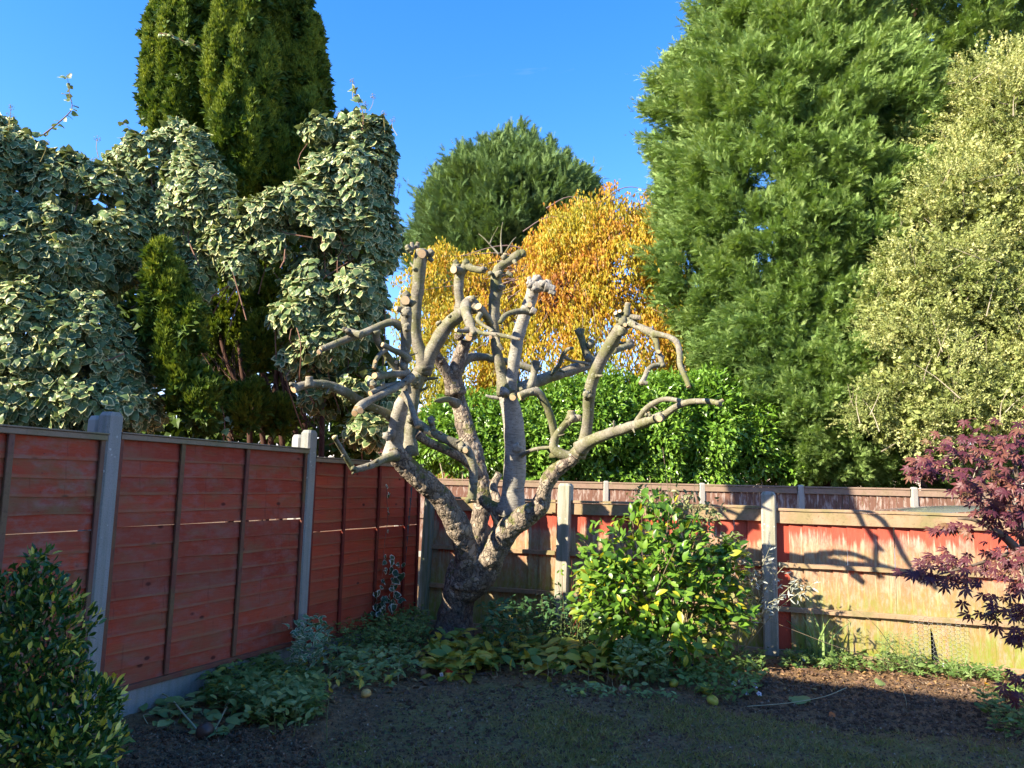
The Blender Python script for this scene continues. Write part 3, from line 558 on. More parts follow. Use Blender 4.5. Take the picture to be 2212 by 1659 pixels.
# ------------------------------------------------------------------ parked car between the fences (only its roof shows)
def car():
    c = P(2075, 1090, 10.6); th = thing('parked_car', 'silver car whose roof shows just above the sunlit fence beside the maple', 'car', (c[0]+.3, 10.6, 0), radians(4))
    pa = M('silver_paint'); pm = pa.done(pa.pbr((.42, .44, .46), .25, None, .5, Metallic=.7, **{'Coat Weight': .6}))
    X = np.linspace(-2.0, 2.0, 17); low = np.full(17, .28); belt = .86+.06*np.cos(X*.8)-.10*np.clip(np.abs(X)-1.5, 0, 1)
    V, n = [], 17
    for x, zb in zip(X, belt):
        w = .86*(1-(abs(x)/2.0)**6*.22); V += [(x, -w*.95, .28), (x, -w, .5), (x, -w*.98, zb), (x, w*.98, zb), (x, w, .5), (x, w*.95, .28)]
    F = [(6*i+j, 6*i+6+j, 6*i+6+(j+1) % 6, 6*i+(j+1) % 6) for i in range(n-1) for j in range(6)]
    local(th, 'body', np.array(V), [np.array(F), np.array([tuple(range(6)), tuple(6*(n-1)+q for q in range(5, -1, -1))])], pm, smooth=True)
    RX = np.linspace(-1.25, 1.0, 12); V = []
    for x in RX:
        t = (x+1.25)/2.25; z = 1.28+.11*math.sin(pi*(t*.9+.08)); w = .60-.03*abs(2*t-1); V += [(x, -w-.03, z-.05), (x, -w*.85, z-.012), (x, 0, z+.006), (x, w*.85, z-.012), (x, w+.03, z-.05)]
    F = [(5*i+j, 5*i+5+j, 5*i+6+j, 5*i+1+j) for i in range(11) for j in range(4)]; local(th, 'roof', np.array(V), np.array(F)[:, ::-1], pm, smooth=True)
    for s in (-1, 1):
        V = np.array([(-1.75, s*.80, .90), (1.35, s*.80, .90), (.95, s*.625, 1.24), (-1.2, s*.625, 1.24)]); local(th, 'side_window', np.vstack([V, V+[0, -s*.01, 0]]), np.array([(0, 1, 2, 3), (7, 6, 5, 4)]), MT_GL)
    for nm, xb, xt in (('windscreen', 1.65, 1.0), ('rear_window', -1.85, -1.24)):
        V = np.array([(xb, -.78, .9), (xb, .78, .9), (xt, .60, 1.24), (xt, -.60, 1.24)]); local(th, nm, np.vstack([V, V-[0.01*np.sign(xb), 0, 0]]), np.array([(0, 1, 2, 3), (7, 6, 5, 4)]), MT_GL)
    a = np.linspace(0, 2*pi, 20, endpoint=False); rub = mat_plain('tyre_rubber', (.02, .02, .02), .8)
    for x in (-1.3, 1.3):
        for s in (-1, 1):
            V = [(x+.31*cos(t), s*.78+dy, .31+.31*sin(t)) for dy in (-.1, .1) for t in a]; F = [(i, (i+1) % 20, 20+(i+1) % 20, 20+i) for i in range(20)]
            o = local(th, 'wheel', np.array(V), [np.array(F), np.array([tuple(range(20)), tuple(range(39, 19, -1))])], rub)
            V = [(x+.19*cos(t), s*(.885)+dy, .31+.19*sin(t)) for dy in (-.01, .01) for t in a]; local(th, 'rim', np.array(V), [np.array(F), np.array([tuple(range(20)), tuple(range(39, 19, -1))])], pm, parent=o)
car()
# ------------------------------------------------------------------ the cut-back apple tree
def mat_bark(name, scaly):
    m = M(name); o = m.coord('World'); n = m.noise(o, 7, 5, .65); f = m.noise(o, 60, 4, .7); nz = m.sep(m.n('ShaderNodeNewGeometry').outputs['Normal'])[2]
    if scaly:
        wv = m.n('ShaderNodeVectorMath', operation='ADD'); m.put(wv, 0, m.coord('World', (22, 22, 14))); d = m.n('ShaderNodeTexNoise', Vector=o, Scale=14.0, Detail=3.0); sc = m.n('ShaderNodeVectorMath', operation='SCALE'); m.put(sc, 0, d.outputs[1]); sc.inputs['Scale'].default_value = 2.2; m.put(wv, 1, sc)
        vo = m.n('ShaderNodeTexVoronoi', Vector=wv.outputs[0], feature='DISTANCE_TO_EDGE', Scale=1.0); cell = m.n('ShaderNodeTexVoronoi', Vector=wv.outputs[0], Scale=1.0)
        crack = m.ramp(vo.outputs[0], [(.0, 1.), (.10, 0.)]); cr = m.sep(cell.outputs[1])[0]
        c = m.mix(m.ramp(n, [(.35, 0.), (.65, 1.)]), (.12, .09, .07), (.38, .31, .215)); c = m.mix(m.ramp(cr, [(.0, 0.), (1, .7)]), c, (.17, .13, .11)); c = m.mix(m.ramp(cr, [(.75, 0.), (.8, .6)]), c, (.46, .37, .27))
        c = m.mix(m.math('MULTIPLY', crack, .85), c, (.06, .045, .035))
        h = m.math('ADD', m.math('MULTIPLY', m.ramp(vo.outputs[0], [(0, 0.), (.14, 1.)]), .8), m.math('ADD', m.math('MULTIPLY', cr, .7), m.math('MULTIPLY', f, .5)))
        moss = m.ramp(m.math('ADD', m.noise(o, 5.5, 5, .7), m.math('MULTIPLY', nz, .14)), [(.58, 0.), (.66, .9)]); st, ds = .8, .010
    else:
        pale = scaly is None; al, ar = m.attr('along'), m.attr('around'); cv = m.n('ShaderNodeCombineXYZ', X=m.math('MULTIPLY', ar, 5.0), Y=m.math('MULTIPLY', al, 95.0), Z=m.rand()); ln = m.noise(cv, 1.0, 4, .65, .3)
        cv2 = m.n('ShaderNodeCombineXYZ', X=m.math('MULTIPLY', ar, 9.0), Y=m.math('MULTIPLY', al, 42.0), Z=m.rand()); lt = m.n('ShaderNodeTexVoronoi', Vector=cv2, Scale=1.0).outputs[0]
        c = m.mix(m.ramp(n, [(.3, 0.), (.7, 1.)]), (.12, .105, .075) if not pale else (.25, .225, .18), (.36, .325, .24) if not pale else (.42, .39, .33)); c = m.mix(m.ramp(ln, [(.32, .75), (.5, 0.)]), c, (.11, .09, .07)); c = m.mix(m.ramp(ln, [(.58, 0.), (.7, .5)]), c, (.50, .47, .41))
        c = m.mix(m.ramp(lt, [(.10, .8), (.2, 0.)]), c, (.10, .075, .055)); c = m.mix(m.ramp(f, [(.3, .5), (.42, 0.)]), c, (.12, .10, .08))
        h = m.math('ADD', m.math('MULTIPLY', ln, .7), m.math('MULTIPLY', f, .6)); st, ds = .9, .009
        moss = m.ramp(m.math('ADD', m.noise(o, 4.0, 5, .7), m.math('MULTIPLY', nz, -.03)), [(.44, 0.), (.60, .75)] if not pale else [(.58, 0.), (.68, .8)])
    mf = m.noise(o, 170, 2); c = m.mix(moss, c, m.mix(mf, (.07, .08, .018), (.18, .18, .05)))
    c = m.mix(m.ramp(m.noise(o, 16, 4, .7), [(.61, 0.), (.66, .6)]), c, (.45, .44, .37))
    if scaly: z = m.sep(m.n('ShaderNodeNewGeometry').outputs['Position'])[2]; c = m.mix(m.math('MULTIPLY', m.ramp(m.math('ADD', z, m.math('MULTIPLY', n, .8)), [(.75, 1.), (1.0, 0.)]), .6), c, (.075, .05, .042))  # lower trunk: shade painted into the bark colour, along with dirt
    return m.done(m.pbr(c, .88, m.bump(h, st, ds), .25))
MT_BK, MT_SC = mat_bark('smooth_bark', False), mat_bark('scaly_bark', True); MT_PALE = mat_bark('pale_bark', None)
def mat_cut():
    m = M('cut_wood'); o = m.coord('Object'); w = m.n('ShaderNodeTexWave', wave_type='RINGS', rings_direction='SPHERICAL', Vector=o, Scale=70.0, Distortion=2.0, Detail=2.0).outputs[0]
    c = m.mix(w, (.58, .38, .20), (.74, .54, .32)); c = m.mix(m.ramp(m.rand(), [(.5, 0.), (.9, .5)]), c, (.62, .35, .14)); c = m.mix(m.ramp(m.noise(o, 90, 3), [(.55, 0.), (.75, .5)]), c, (.36, .22, .13))
    return m.done(m.pbr(c, .75, m.bump(w, .2, .002), .2))
MT_CUT = mat_cut()
tb = G(985, 1372); TB = np.array([tb[0], tb[1]+.2, 0]); apple = thing('apple_tree', 'hard-pruned old apple tree with sawn knobbly branches in the middle of the garden', 'tree', TB)
def W(L, y0, y1):
    """list of (u, v, r px) or (u, v, r, Y) along which the distance runs from y0 to y1 -> x y z r rows"""
    L = [tuple(a) for a in L]; q = np.array([a[:2] for a in L], float); s = np.r_[0, np.cumsum(np.hypot(*np.diff(q, axis=0).T))]; s /= s[-1]; out = []
    for a, t in zip(L, s): Y = a[3] if len(a) > 3 else y0+(y1-y0)*t; out.append((*P(a[0], a[1], Y), a[2]*Y/FPX))
    return np.array(out)
# main framework grown together into one skin
frame = [
 W([(972, 1392, 54), (979, 1368, 44), (985, 1330, 37), (992, 1290, 35), (1003, 1245, 37), (1009, 1215, 38)], 7.62, 7.5),
 W([(1000, 1260, 30), (1006, 1205, 28), (998, 1160, 26), (981, 1122, 26), (956, 1083, 25), (928, 1052, 23), (900, 1026, 22), (874, 1000, 22), (858, 978, 20), (851, 962, 16)], 7.42, 6.75),
 W([(1004, 1280, 30), (1040, 1238, 33), (1066, 1197, 30), (1084, 1163, 27), (1105, 1138, 25), (1135, 1116, 23), (1163, 1096, 19), (1175, 1070, 17), (1183, 1045, 17), (1200, 1020, 17), (1222, 1001, 16), (1243, 985, 15), (1256, 970, 15)], 7.5, 6.7),
 W([(1010, 1240, 28), (1026, 1180, 24), (1037, 1120, 21), (1042, 1075, 20), (1038, 1040, 20), (1026, 990, 20), (1012, 945, 20), (1000, 905, 20), (991, 872, 19), (984, 840, 18), (978, 815, 15)], 7.72, 7.95),
 W([(1085, 1160, 26), (1092, 1120, 27), (1102, 1090, 26), (1108, 1055, 24)], 7.4, 7.3),
 W([(1010, 1078, 12), (1032, 1076, 13), (1060, 1092, 15), (1082, 1110, 15), (1098, 1122, 15)], 7.5, 7.3),
 W([(978, 1370, 26), (955, 1390, 18), (940, 1400, 10)], 7.45, 7.35), W([(988, 1365, 26), (1008, 1388, 18), (1020, 1398, 10)], 7.4, 7.3),
]
bmv = []
for k, w in enumerate(frame):
    V, F, *_ = tube(w, 20, .03, .05, 9, True, k); bmv.append((V, F))
V, F = merge(bmv); tmp = bpy.data.objects.new('tmp', mesh_data('tmp', V, F, MT_SC)); COL.objects.link(tmp)
md = tmp.modifiers.new('r', 'REMESH'); md.mode = 'VOXEL'; md.voxel_size = .0115; md.use_smooth_shade = True
bpy.context.view_layer.update(); dg = bpy.context.evaluated_depsgraph_get(); me = bpy.data.meshes.new_from_object(tmp.evaluated_get(dg)); bpy.data.objects.remove(tmp)
V = np.zeros(len(me.vertices)*3); me.vertices.foreach_get('co', V); V = V.reshape(-1, 3)
E_ = np.zeros(len(me.edges)*2, int); me.edges.foreach_get('vertices', E_); E_ = E_.reshape(-1, 2); deg = np.bincount(E_.ravel(), minlength=len(V))[:, None]
for _ in range(5):
    S = np.zeros_like(V)
    for ax in range(3): S[:, ax] = np.bincount(E_[:, 0], V[E_[:, 1], ax], len(V))+np.bincount(E_[:, 1], V[E_[:, 0], ax], len(V))
    V = .5*V+.5*S/deg
me.vertices.foreach_set('co', V.ravel()); me.update(); N = np.zeros(len(V)*3); me.vertices.foreach_get('normal', N); N = N.reshape(-1, 3)
Q = V*np.array([1, 1, .75])
cells = np.abs(fbm(Q, 13, 3, 31)); V = V+N*(.016*fbm(V, 5, 3, 21)+.005*fbm(V, 24, 2, 25)-.008*np.clip(.14-cells, 0, .14)/.14+.003*fbm(V, 60, 2, 27))[:, None]
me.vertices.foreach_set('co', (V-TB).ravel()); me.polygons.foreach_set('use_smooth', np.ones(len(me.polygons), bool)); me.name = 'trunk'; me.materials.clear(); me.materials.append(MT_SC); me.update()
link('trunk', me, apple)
ncut = [0]
def knob(Q, r, seed):
    """gnarled swelling"""
    n = 12; th_, ph = np.meshgrid(np.linspace(.25, pi-.25, 8), np.linspace(0, 2*pi, n, endpoint=False), indexing='ij'); D = np.stack([np.sin(th_)*np.cos(ph), np.sin(th_)*np.sin(ph), np.cos(th_)], -1).reshape(-1, 3)
    V = Q+D*r*(1+.42*fbm(D*2, 1.3, 3, seed))[:, None]; F = [(i*n+j, i*n+(j+1) % n, (i+1)*n+(j+1) % n, (i+1)*n+j) for i in range(7) for j in range(n)]
    return V, [np.array(F), np.array([tuple(range(n))[::-1], tuple(range(7*n, 8*n))])]
def branch(L, y0, y1, cut=None, knobs=(), stubs=(), mat=None, lump=.12, name='branch', face=1.0):
    """L: px path. cut: True = sawn end. knobs: (u, v, Y, r px). stubs: (u, v, Y, r px, du, dv, dY m, len px) short sawn stubs"""
    w = W(L, y0, y1); w[0, 3] *= 1.3; sd = int(rng.integers(1, 999)); rmax = w[:, 3].max(); V, F, at, e, t, r = tube(w, 16 if rmax > .03 else 10, max(.012, rmax*.35), lump, 14, True, sd); ps = [(V, F)]; al, ar = [at['along']], [at['around']]; cuts = []
    if cut: cuts.append((e, t, r))
    S_ = catmull(w, .02)
    if rmax > .022 and len(S_) > 14:                       # old pruning scars: low swellings and short broken spurs
        for i in rng.choice(np.arange(5, len(S_)-3), max(1, len(S_)//13)):
            d = unit(rng.normal(size=3)); rr = S_[i, 3]; T_ = unit(S_[min(i+1, len(S_)-1), :3]-S_[i-1, :3]); d = unit(d-T_*np.dot(d, T_)); p = S_[i, :3]+d*rr*.75
            kv = knob(p, rr*rng.uniform(.28, .5), int(rng.integers(1, 99))); ps.append(kv); al.append(np.full(len(kv[0]), .5)); ar.append(rng.uniform(size=len(kv[0])))
            if rng.uniform() < .45: sV, sF, sa, *_ = tube(np.array([[*p, rr*.26], [*(p+(d+T_*.4)*rr*.9), rr*.2], [*(p+(d+T_*.5)*rr*rng.uniform(1.2, 2.2)), rr*.13]]), 7, .012, .15, 40, True, 5); ps.append((sV, sF)); al.append(sa['along']); ar.append(sa['around'])
    for (u, v, Y, rk) in knobs:
        for q in range(3): 
            p = P(u+rng.uniform(-.5, .5)*rk, v+rng.uniform(-.5, .5)*rk, Y-.01*q); kv = knob(p, rk*Y/FPX*rng.uniform(.6, .95), sd+q+7); ps.append(kv); al.append(np.full(len(kv[0]), .5)); ar.append(rng.uniform(size=len(kv[0])))
    for (u, v, Y, rk, du, dv, dY, ln) in stubs:
        p = P(u, v, Y); d = unit(P(u+du, v+dv, Y+dY)-p); rr = rk*Y/FPX; l = ln*Y/FPX; sV, sF, sa, se, st_, sr = tube(np.array([[*(p-d*rr), rr*1.25], [*(p+d*l*.5), rr*1.05], [*(p+d*l), rr]]), 12, .015, .08, 20, True, sd+3); ps.append((sV, sF)); al.append(sa['along']); ar.append(sa['around']); cuts.append((se, st_, rr))
    V, F = merge(ps); b = obj(name, V, F, mat or MT_BK, apple, attrs={'along': np.concatenate(al), 'around': np.concatenate(ar)}, smooth=True)
    for e, t, r in cuts:
        n = 14; x = unit(np.cross(t, (.3, .2, 1))); y = np.cross(t, x); a = np.linspace(0, 2*pi, n, endpoint=False); rj = r*(1+rng.normal(0, .04, n))
        o1 = e+(x[None]*np.cos(a)[:, None]+y[None]*np.sin(a)[:, None])*rj[:, None]*.93+t*.003; ring = [o1-t*.008, o1]
        V = np.vstack(ring+[e+t*.0035]); F = [(i, (i+1) % n, n+(i+1) % n, n+i) for i in range(n)]; T = [(n+i, n+(i+1) % n, 2*n) for i in range(n)]
        f = obj('cut_face', V-e, [np.array(F), np.array(T)], MT_CUT); f.location = [float(q) for q in e-TB]; f.parent = b; ncut[0] += 1
    return b
# left side: pale upright limb and what it carries
branch([(850, 985, 18), (853, 950, 18), (858, 915, 17), (866, 882, 16), (873, 858, 13)], 6.8, 6.62, True, mat=MT_PALE, knobs=[(842, 938, 6.65, 11)], stubs=[(845, 985, 6.7, 5, -6, 3, -.05, 12)])
branch([(873, 850, 8), (880, 862, 7.5), (890, 882, 7), (897, 905, 6.5), (902, 922, 6)], 6.6, 6.45, True)
branch([(888, 985, 15), (886, 945, 14), (887, 905, 13), (892, 868, 14), (896, 838, 15), (905, 812, 17), (916, 795, 17)], 6.95, 6.95, knobs=[(895, 826, 6.85, 14)])
branch([(920, 800, 17), (913, 772, 16), (903, 748, 14), (898, 722, 13), (897, 690, 12.5), (900, 655, 13), (903, 615, 14), (906, 580, 14), (909, 553, 14), (911, 540, 12)], 6.95, 6.75, True, knobs=[(885, 536, 6.72, 8), (928, 548, 6.75, 9), (898, 582, 6.7, 6), (887, 544, 6.72, 6)], stubs=[(912, 548, 6.7, 10, -3, 2, -.12, 7), (891, 534, 6.75, 4, -2, -10, 0, 10), (901, 532, 6.8, 5, 3, -10, 0, 8), (930, 560, 6.75, 5, 8, 8, .02, 6)])
branch([(878, 850, 9), (876, 820, 9), (872, 792, 10), (874, 768, 11), (877, 738, 12), (877, 708, 12), (877, 682, 13), (876, 655, 12)], 6.65, 6.45, False, knobs=[(877, 672, 6.42, 13), (880, 706, 6.45, 9), (868, 790, 6.55, 9)], stubs=[(876, 650, 6.4, 10, -1, -3, -.1, 8), (890, 655, 6.42, 6, 10, -8, 0, 9), (862, 668, 6.42, 6, -9, -2, -.03, 8), (876, 636, 6.5, 8, -4, -6, 0, 4), (856, 782, 6.5, 4, -1, 1, -.05, 8)])
branch([(866, 707, 8), (852, 697, 8), (836, 698, 8), (812, 708, 8.5), (785, 720, 8.5), (755, 731, 8), (722, 744, 7.5), (693, 755, 7)], 6.5, 6.1, True, stubs=[(775, 722, 6.2, 7, -22, -7, .02, 28), (690, 760, 6.08, 5, -4, 3, -.05, 5)], knobs=[(747, 713, 6.2, 7)])
branch([(812, 713, 7), (815, 735, 7.5), (828, 758, 8), (843, 778, 8), (858, 800, 8), (868, 815, 8)], 6.35, 6.6)
branch([(884, 778, 8), (868, 764, 7), (850, 757, 6), (838, 750, 6), (826, 744, 5.5)], 6.55, 6.35, True)
branch([(836, 752, 5), (822, 764, 5), (812, 778, 5), (808, 795, 4.5)], 6.4, 6.3, True, stubs=[(811, 780, 6.3, 4, -3, 1, -.05, 4)])
branch([(880, 805, 8), (855, 808, 7.5), (830, 811, 7.5), (814, 814, 7.5)], 6.6, 6.35, True, knobs=[(805, 826, 6.32, 9)], stubs=[(804, 832, 6.3, 6, -2, 8, -.03, 6), (812, 812, 6.3, 7, -8, -2, -.06, 6)])
branch([(890, 815, 8), (872, 827, 8), (850, 840, 8), (825, 852, 8.5), (800, 864, 9), (782, 874, 10), (772, 884, 10)], 6.6, 6.1, True, stubs=[(778, 886, 6.08, 7, 2, 4, -.1, 9), (768, 890, 6.1, 7, -4, 6, -.06, 9)])
branch([(868, 832, 6), (845, 832, 6), (822, 838, 6), (800, 850, 6)], 6.55, 6.25, True, knobs=[(828, 830, 6.35, 5)])
branch([(850, 905, 10), (828, 890, 9), (800, 878, 9), (772, 864, 10), (748, 848, 10.5), (715, 834, 10), (680, 829, 9), (650, 833, 9), (634, 841, 9)], 6.75, 6.1, True, knobs=[(632, 832, 6.1, 7)], stubs=[(668, 828, 6.15, 8, 0, -10, 0, 14)])
branch([(856, 983, 10), (835, 990, 9), (805, 1004, 8), (775, 1013, 7), (764, 1014, 6.5), (752, 995, 6), (735, 966, 5.5), (722, 944, 5.5)], 6.7, 6.1, True, knobs=[(765, 1014, 6.3, 6), (762, 1022, 6.3, 3), (815, 996, 6.5, 5), (741, 985, 6.2, 4), (797, 1004, 6.4, 4), (725, 945, 6.1, 5)])
# fork to the right of the left limb
branch([(912, 805, 16), (925, 775, 16), (938, 748, 16), (955, 718, 15.5), (972, 697, 15), (990, 682, 14), (1006, 672, 12)], 6.95, 6.8, False, knobs=[(948, 700, 6.85, 6), (970, 686, 6.8, 5)])
branch([(996, 685, 12), (993, 655, 11.5), (990, 622, 11), (992, 598, 11), (1000, 581, 11), (1012, 570, 9)], 6.85, 6.8, False, knobs=[(1008, 572, 6.8, 9)], stubs=[(992, 585, 6.78, 9, -16, -4, -.1, 22), (988, 577, 6.8, 7, -16, -4, .05, 12), (985, 568, 6.85, 5, -4, -7, 0, 6)])
branch([(1006, 574, 7), (1020, 580, 8), (1035, 583, 8), (1047, 584, 6)], 6.8, 6.7, False, knobs=[(1046, 583, 6.7, 6)])
branch([(1030, 668, 11), (1018, 652, 12), (1006, 660, 12), (1008, 680, 11.5), (1015, 698, 11), (1021, 714, 9), (1026, 722, 6)], 6.75, 6.35, False, knobs=[(1012, 712, 6.4, 6)], stubs=[(1014, 650, 6.65, 8, -3, -8, -.02, 8)])
branch([(1060, 700, 6), (1050, 684, 9), (1040, 672, 10), (1033, 662, 9)], 6.7, 6.45, True, knobs=[(1020, 648, 6.6, 7)], stubs=[(1028, 664, 6.5, 6, -6, -5, 0, 8)])
branch([(1038, 678, 5), (1032, 690, 5), (1042, 702, 4.5), (1055, 709, 4), (1066, 717, 4)], 6.45, 6.3)
branch([(1018, 710, 6), (1040, 719, 5), (1065, 722, 5), (1095, 727, 4.5), (1122, 733, 3.5)], 6.4, 6.15, True, stubs=[(1060, 720, 6.3, 4, 2, -6, 0, 5)])
branch([(1070, 724, 4.5), (1076, 738, 4), (1079, 748, 4)], 6.3, 6.2, True, stubs=[(1079, 746, 6.2, 4, 6, 8, 0, 12), (1060, 728, 6.25, 4, -1, 2, -.05, 5)])
branch([(1014, 712, 6), (1000, 715, 5), (985, 713, 4.5)], 6.4, 6.3, True, stubs=[(1017, 722, 6.38, 5, 0, 0, -.1, 7)])
# shaded back limb with two arms
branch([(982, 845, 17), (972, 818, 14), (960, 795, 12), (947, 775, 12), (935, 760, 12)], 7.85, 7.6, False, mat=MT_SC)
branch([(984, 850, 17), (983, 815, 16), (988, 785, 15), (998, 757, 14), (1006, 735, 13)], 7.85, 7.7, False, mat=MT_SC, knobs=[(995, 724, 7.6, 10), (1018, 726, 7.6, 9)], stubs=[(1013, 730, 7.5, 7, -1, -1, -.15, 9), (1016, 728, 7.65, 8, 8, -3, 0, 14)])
branch([(990, 800, 11), (1000, 782, 11), (1018, 772, 10), (1042, 771, 8.5), (1070, 776, 8), (1100, 783, 8), (1130, 791, 8), (1155, 800, 8)], 7.85, 7.9)
branch([(985, 872, 9), (968, 863, 7), (950, 865, 6), (938, 866, 2.5)], 7.7, 7.3)
# pale centre limb
branch([(1104, 1112, 26), (1108, 1065, 25), (1112, 1010, 24), (1113, 960, 23), (1109, 915, 22), (1103, 880, 21), (1095, 852, 19), (1092, 836, 15)], 7.3, 7.1, False, lump=.06, mat=MT_PALE, knobs=[(1088, 845, 7.0, 12)])
branch([(1094, 850, 17), (1088, 825, 15), (1080, 790, 12), (1072, 755, 11), (1069, 720, 11), (1067, 688, 12), (1068, 655, 13), (1073, 625, 14), (1072, 602, 12), (1077, 582, 11), (1092, 568, 10), (1110, 558, 11), (1126, 547, 10)], 7.1, 6.9, False, knobs=[(1128, 546, 6.9, 8), (1090, 552, 6.92, 7), (1080, 590, 6.9, 8), (1085, 618, 6.9, 8), (1062, 590, 6.9, 6)], stubs=[(1090, 556, 6.9, 5, 2, -10, -.02, 8), (1098, 590, 6.9, 4, 8, 6, 0, 9), (1112, 566, 6.85, 4, 3, 6, -.02, 6)])
for tw in ([(1084, 548, 2.2), (1082, 520, 1.6), (1083, 498, 1.2), (1086, 480, .8)], [(1078, 550, 2), (1058, 528, 1.6), (1046, 515, 1.3), (1034, 505, .8)], [(1058, 528, 1.4), (1064, 512, 1.0), (1076, 490, .7)], [(1092, 545, 1.8), (1106, 522, 1.2), (1115, 512, .7)]): branch(tw, 6.9, 6.95, lump=.02, name='twig')
branch([(1098, 850, 14), (1106, 810, 13), (1112, 770, 13.5), (1119, 728, 14), (1130, 690, 14), (1142, 658, 14), (1150, 632, 14), (1154, 612, 13)], 7.1, 6.9, False, lump=.07, mat=MT_PALE, knobs=[(1150, 622, 6.85, 13), (1160, 606, 6.85, 10), (1144, 612, 6.85, 9), (1176, 614, 6.8, 8)], stubs=[(1145, 606, 6.85, 5, -3, -6, 0, 8), (1165, 618, 6.85, 12, 20, -1, -.02, 26), (1185, 622, 6.8, 9, 14, 4, 0, 14), (1192, 630, 6.8, 6, 8, 4, 0, 8), (1143, 660, 6.8, 6, 2, -3, -.05, 7), (1163, 612, 6.85, 5, 5, -10, 0, 12), (1180, 612, 6.85, 5, 4, -9, 0, 8), (1153, 672, 6.8, 7, 6, 3, 0, 5)])
branch([(1150, 674, 8), (1132, 672, 7.5), (1112, 674, 6.5), (1096, 679, 6), (1085, 688, 6), (1080, 698, 5)], 6.85, 6.7)
# dark far limb running right
branch([(1105, 850, 12), (1123, 840, 13), (1155, 826, 13), (1195, 812, 12.5), (1235, 799, 12), (1265, 790, 11), (1290, 775, 10), (1305, 765, 9)], 7.2, 7.5)
branch([(1282, 785, 10), (1270, 770, 9.5), (1262, 750, 8), (1256, 730, 7.5), (1246, 711, 7)], 7.45, 7.4, True, knobs=[(1277, 742, 7.4, 8), (1272, 775, 7.4, 7)], stubs=[(1256, 722, 7.4, 5, 3, -12, 0, 12), (1276, 740, 7.4, 5, 3, -9, 0, 7)])
branch([(1195, 805, 5), (1208, 788, 5), (1216, 768, 5), (1226, 755, 4), (1238, 752, 3)], 7.3, 7.1, stubs=[(1210, 800, 7.2, 2.5, 12, 5, 0, 12)], lump=.1)
branch([(1218, 770, 3.5), (1235, 779, 3), (1252, 782, 3), (1272, 787, 3)], 7.2, 7.4)
branch([(1120, 858, 9), (1135, 846, 9.5), (1148, 828, 9), (1153, 808, 8), (1159, 780, 8.5)], 7.0, 7.0, True, knobs=[(1162, 840, 6.95, 7), (1125, 842, 6.95, 5)], stubs=[(1162, 797, 7, 3, 10, -2, 0, 8)])
branch([(1200, 985, 11), (1196, 965, 10.5), (1199, 945, 9), (1193, 915, 9), (1185, 888, 8.5), (1175, 866, 8.5), (1162, 848, 9), (1140, 848, 9), (1122, 856, 9)], 6.95, 6.75, True, knobs=[(1198, 950, 6.8, 9)], stubs=[(1108, 858, 6.85, 7, -2, 4, -.1, 6)])
branch([(1250, 985, 12), (1230, 986, 11), (1210, 980, 11), (1196, 966, 10.5), (1200, 945, 8), (1212, 928, 8), (1226, 910, 8)], 6.75, 6.8, False, knobs=[(1236, 900, 6.7, 10), (1232, 908, 6.7, 8)], stubs=[(1242, 902, 6.7, 7, 10, 1, -.01, 12), (1234, 896, 6.7, 8, 0, -8, 0, 8)])
branch([(1125, 985, 4), (1142, 975, 4), (1162, 969, 4), (1192, 966, 4)], 7.1, 6.85)
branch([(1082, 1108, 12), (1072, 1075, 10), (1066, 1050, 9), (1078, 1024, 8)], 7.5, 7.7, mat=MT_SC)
# right limb: upright and long drooping arms reaching towards the camera
branch([(1248, 982, 15), (1258, 962, 14), (1266, 935, 12.5), (1270, 900, 12), (1272, 862, 13), (1278, 828, 13), (1292, 792, 13.5), (1310, 758, 14), (1328, 728, 14), (1342, 705, 13)], 6.75, 6.25, False, knobs=[(1347, 694, 6.2, 13), (1338, 688, 6.2, 9), (1360, 690, 6.2, 8), (1272, 852, 6.5, 13), (1345, 712, 6.2, 12)], stubs=[(1353, 678, 6.2, 7, 2, -14, 0, 24), (1362, 685, 6.2, 6, 14, 1, -.03, 22), (1333, 680, 6.18, 4.5, -5, -5, -.04, 9), (1340, 676, 6.2, 4.5, -2, -6, -.04, 8), (1350, 702, 6.15, 4.5, 1, 0, -.1, 10), (1372, 690, 6.2, 4, 5, 2, 0, 5)], lump=.04)
branch([(1325, 757, 7), (1338, 753, 7.5), (1352, 748, 8), (1362, 744, 9)], 6.5, 6.6, knobs=[(1364, 743, 6.6, 9), (1362, 752, 6.6, 5)], stubs=[(1332, 745, 6.45, 4, 0, -3, -.08, 5)])
branch([(1355, 697, 9), (1372, 703, 8), (1390, 710, 8.5), (1404, 718, 9), (1416, 724, 8)], 6.2, 5.95, knobs=[(1404, 716, 6.0, 8)])
branch([(1410, 720, 7), (1417, 738, 6.5), (1421, 758, 6), (1427, 775, 6), (1428, 787, 6), (1412, 790, 5.5), (1400, 798, 5.5), (1393, 814, 5.5), (1385, 829, 6)], 5.98, 5.75, True, stubs=[(1422, 760, 5.85, 4.5, 3, -1, -.08, 5), (1388, 826, 5.75, 5, 8, 2, 0, 10)], knobs=[(1430, 788, 5.85, 6)])
branch([(1412, 722, 7), (1430, 724, 6), (1448, 729, 6), (1462, 740, 6.5), (1468, 762, 6.5), (1469, 788, 6), (1477, 808, 6), (1484, 824, 5.5), (1488, 836, 5.5)], 5.95, 5.65, True, stubs=[(1474, 793, 5.75, 3.5, 6, 0, 0, 5)])
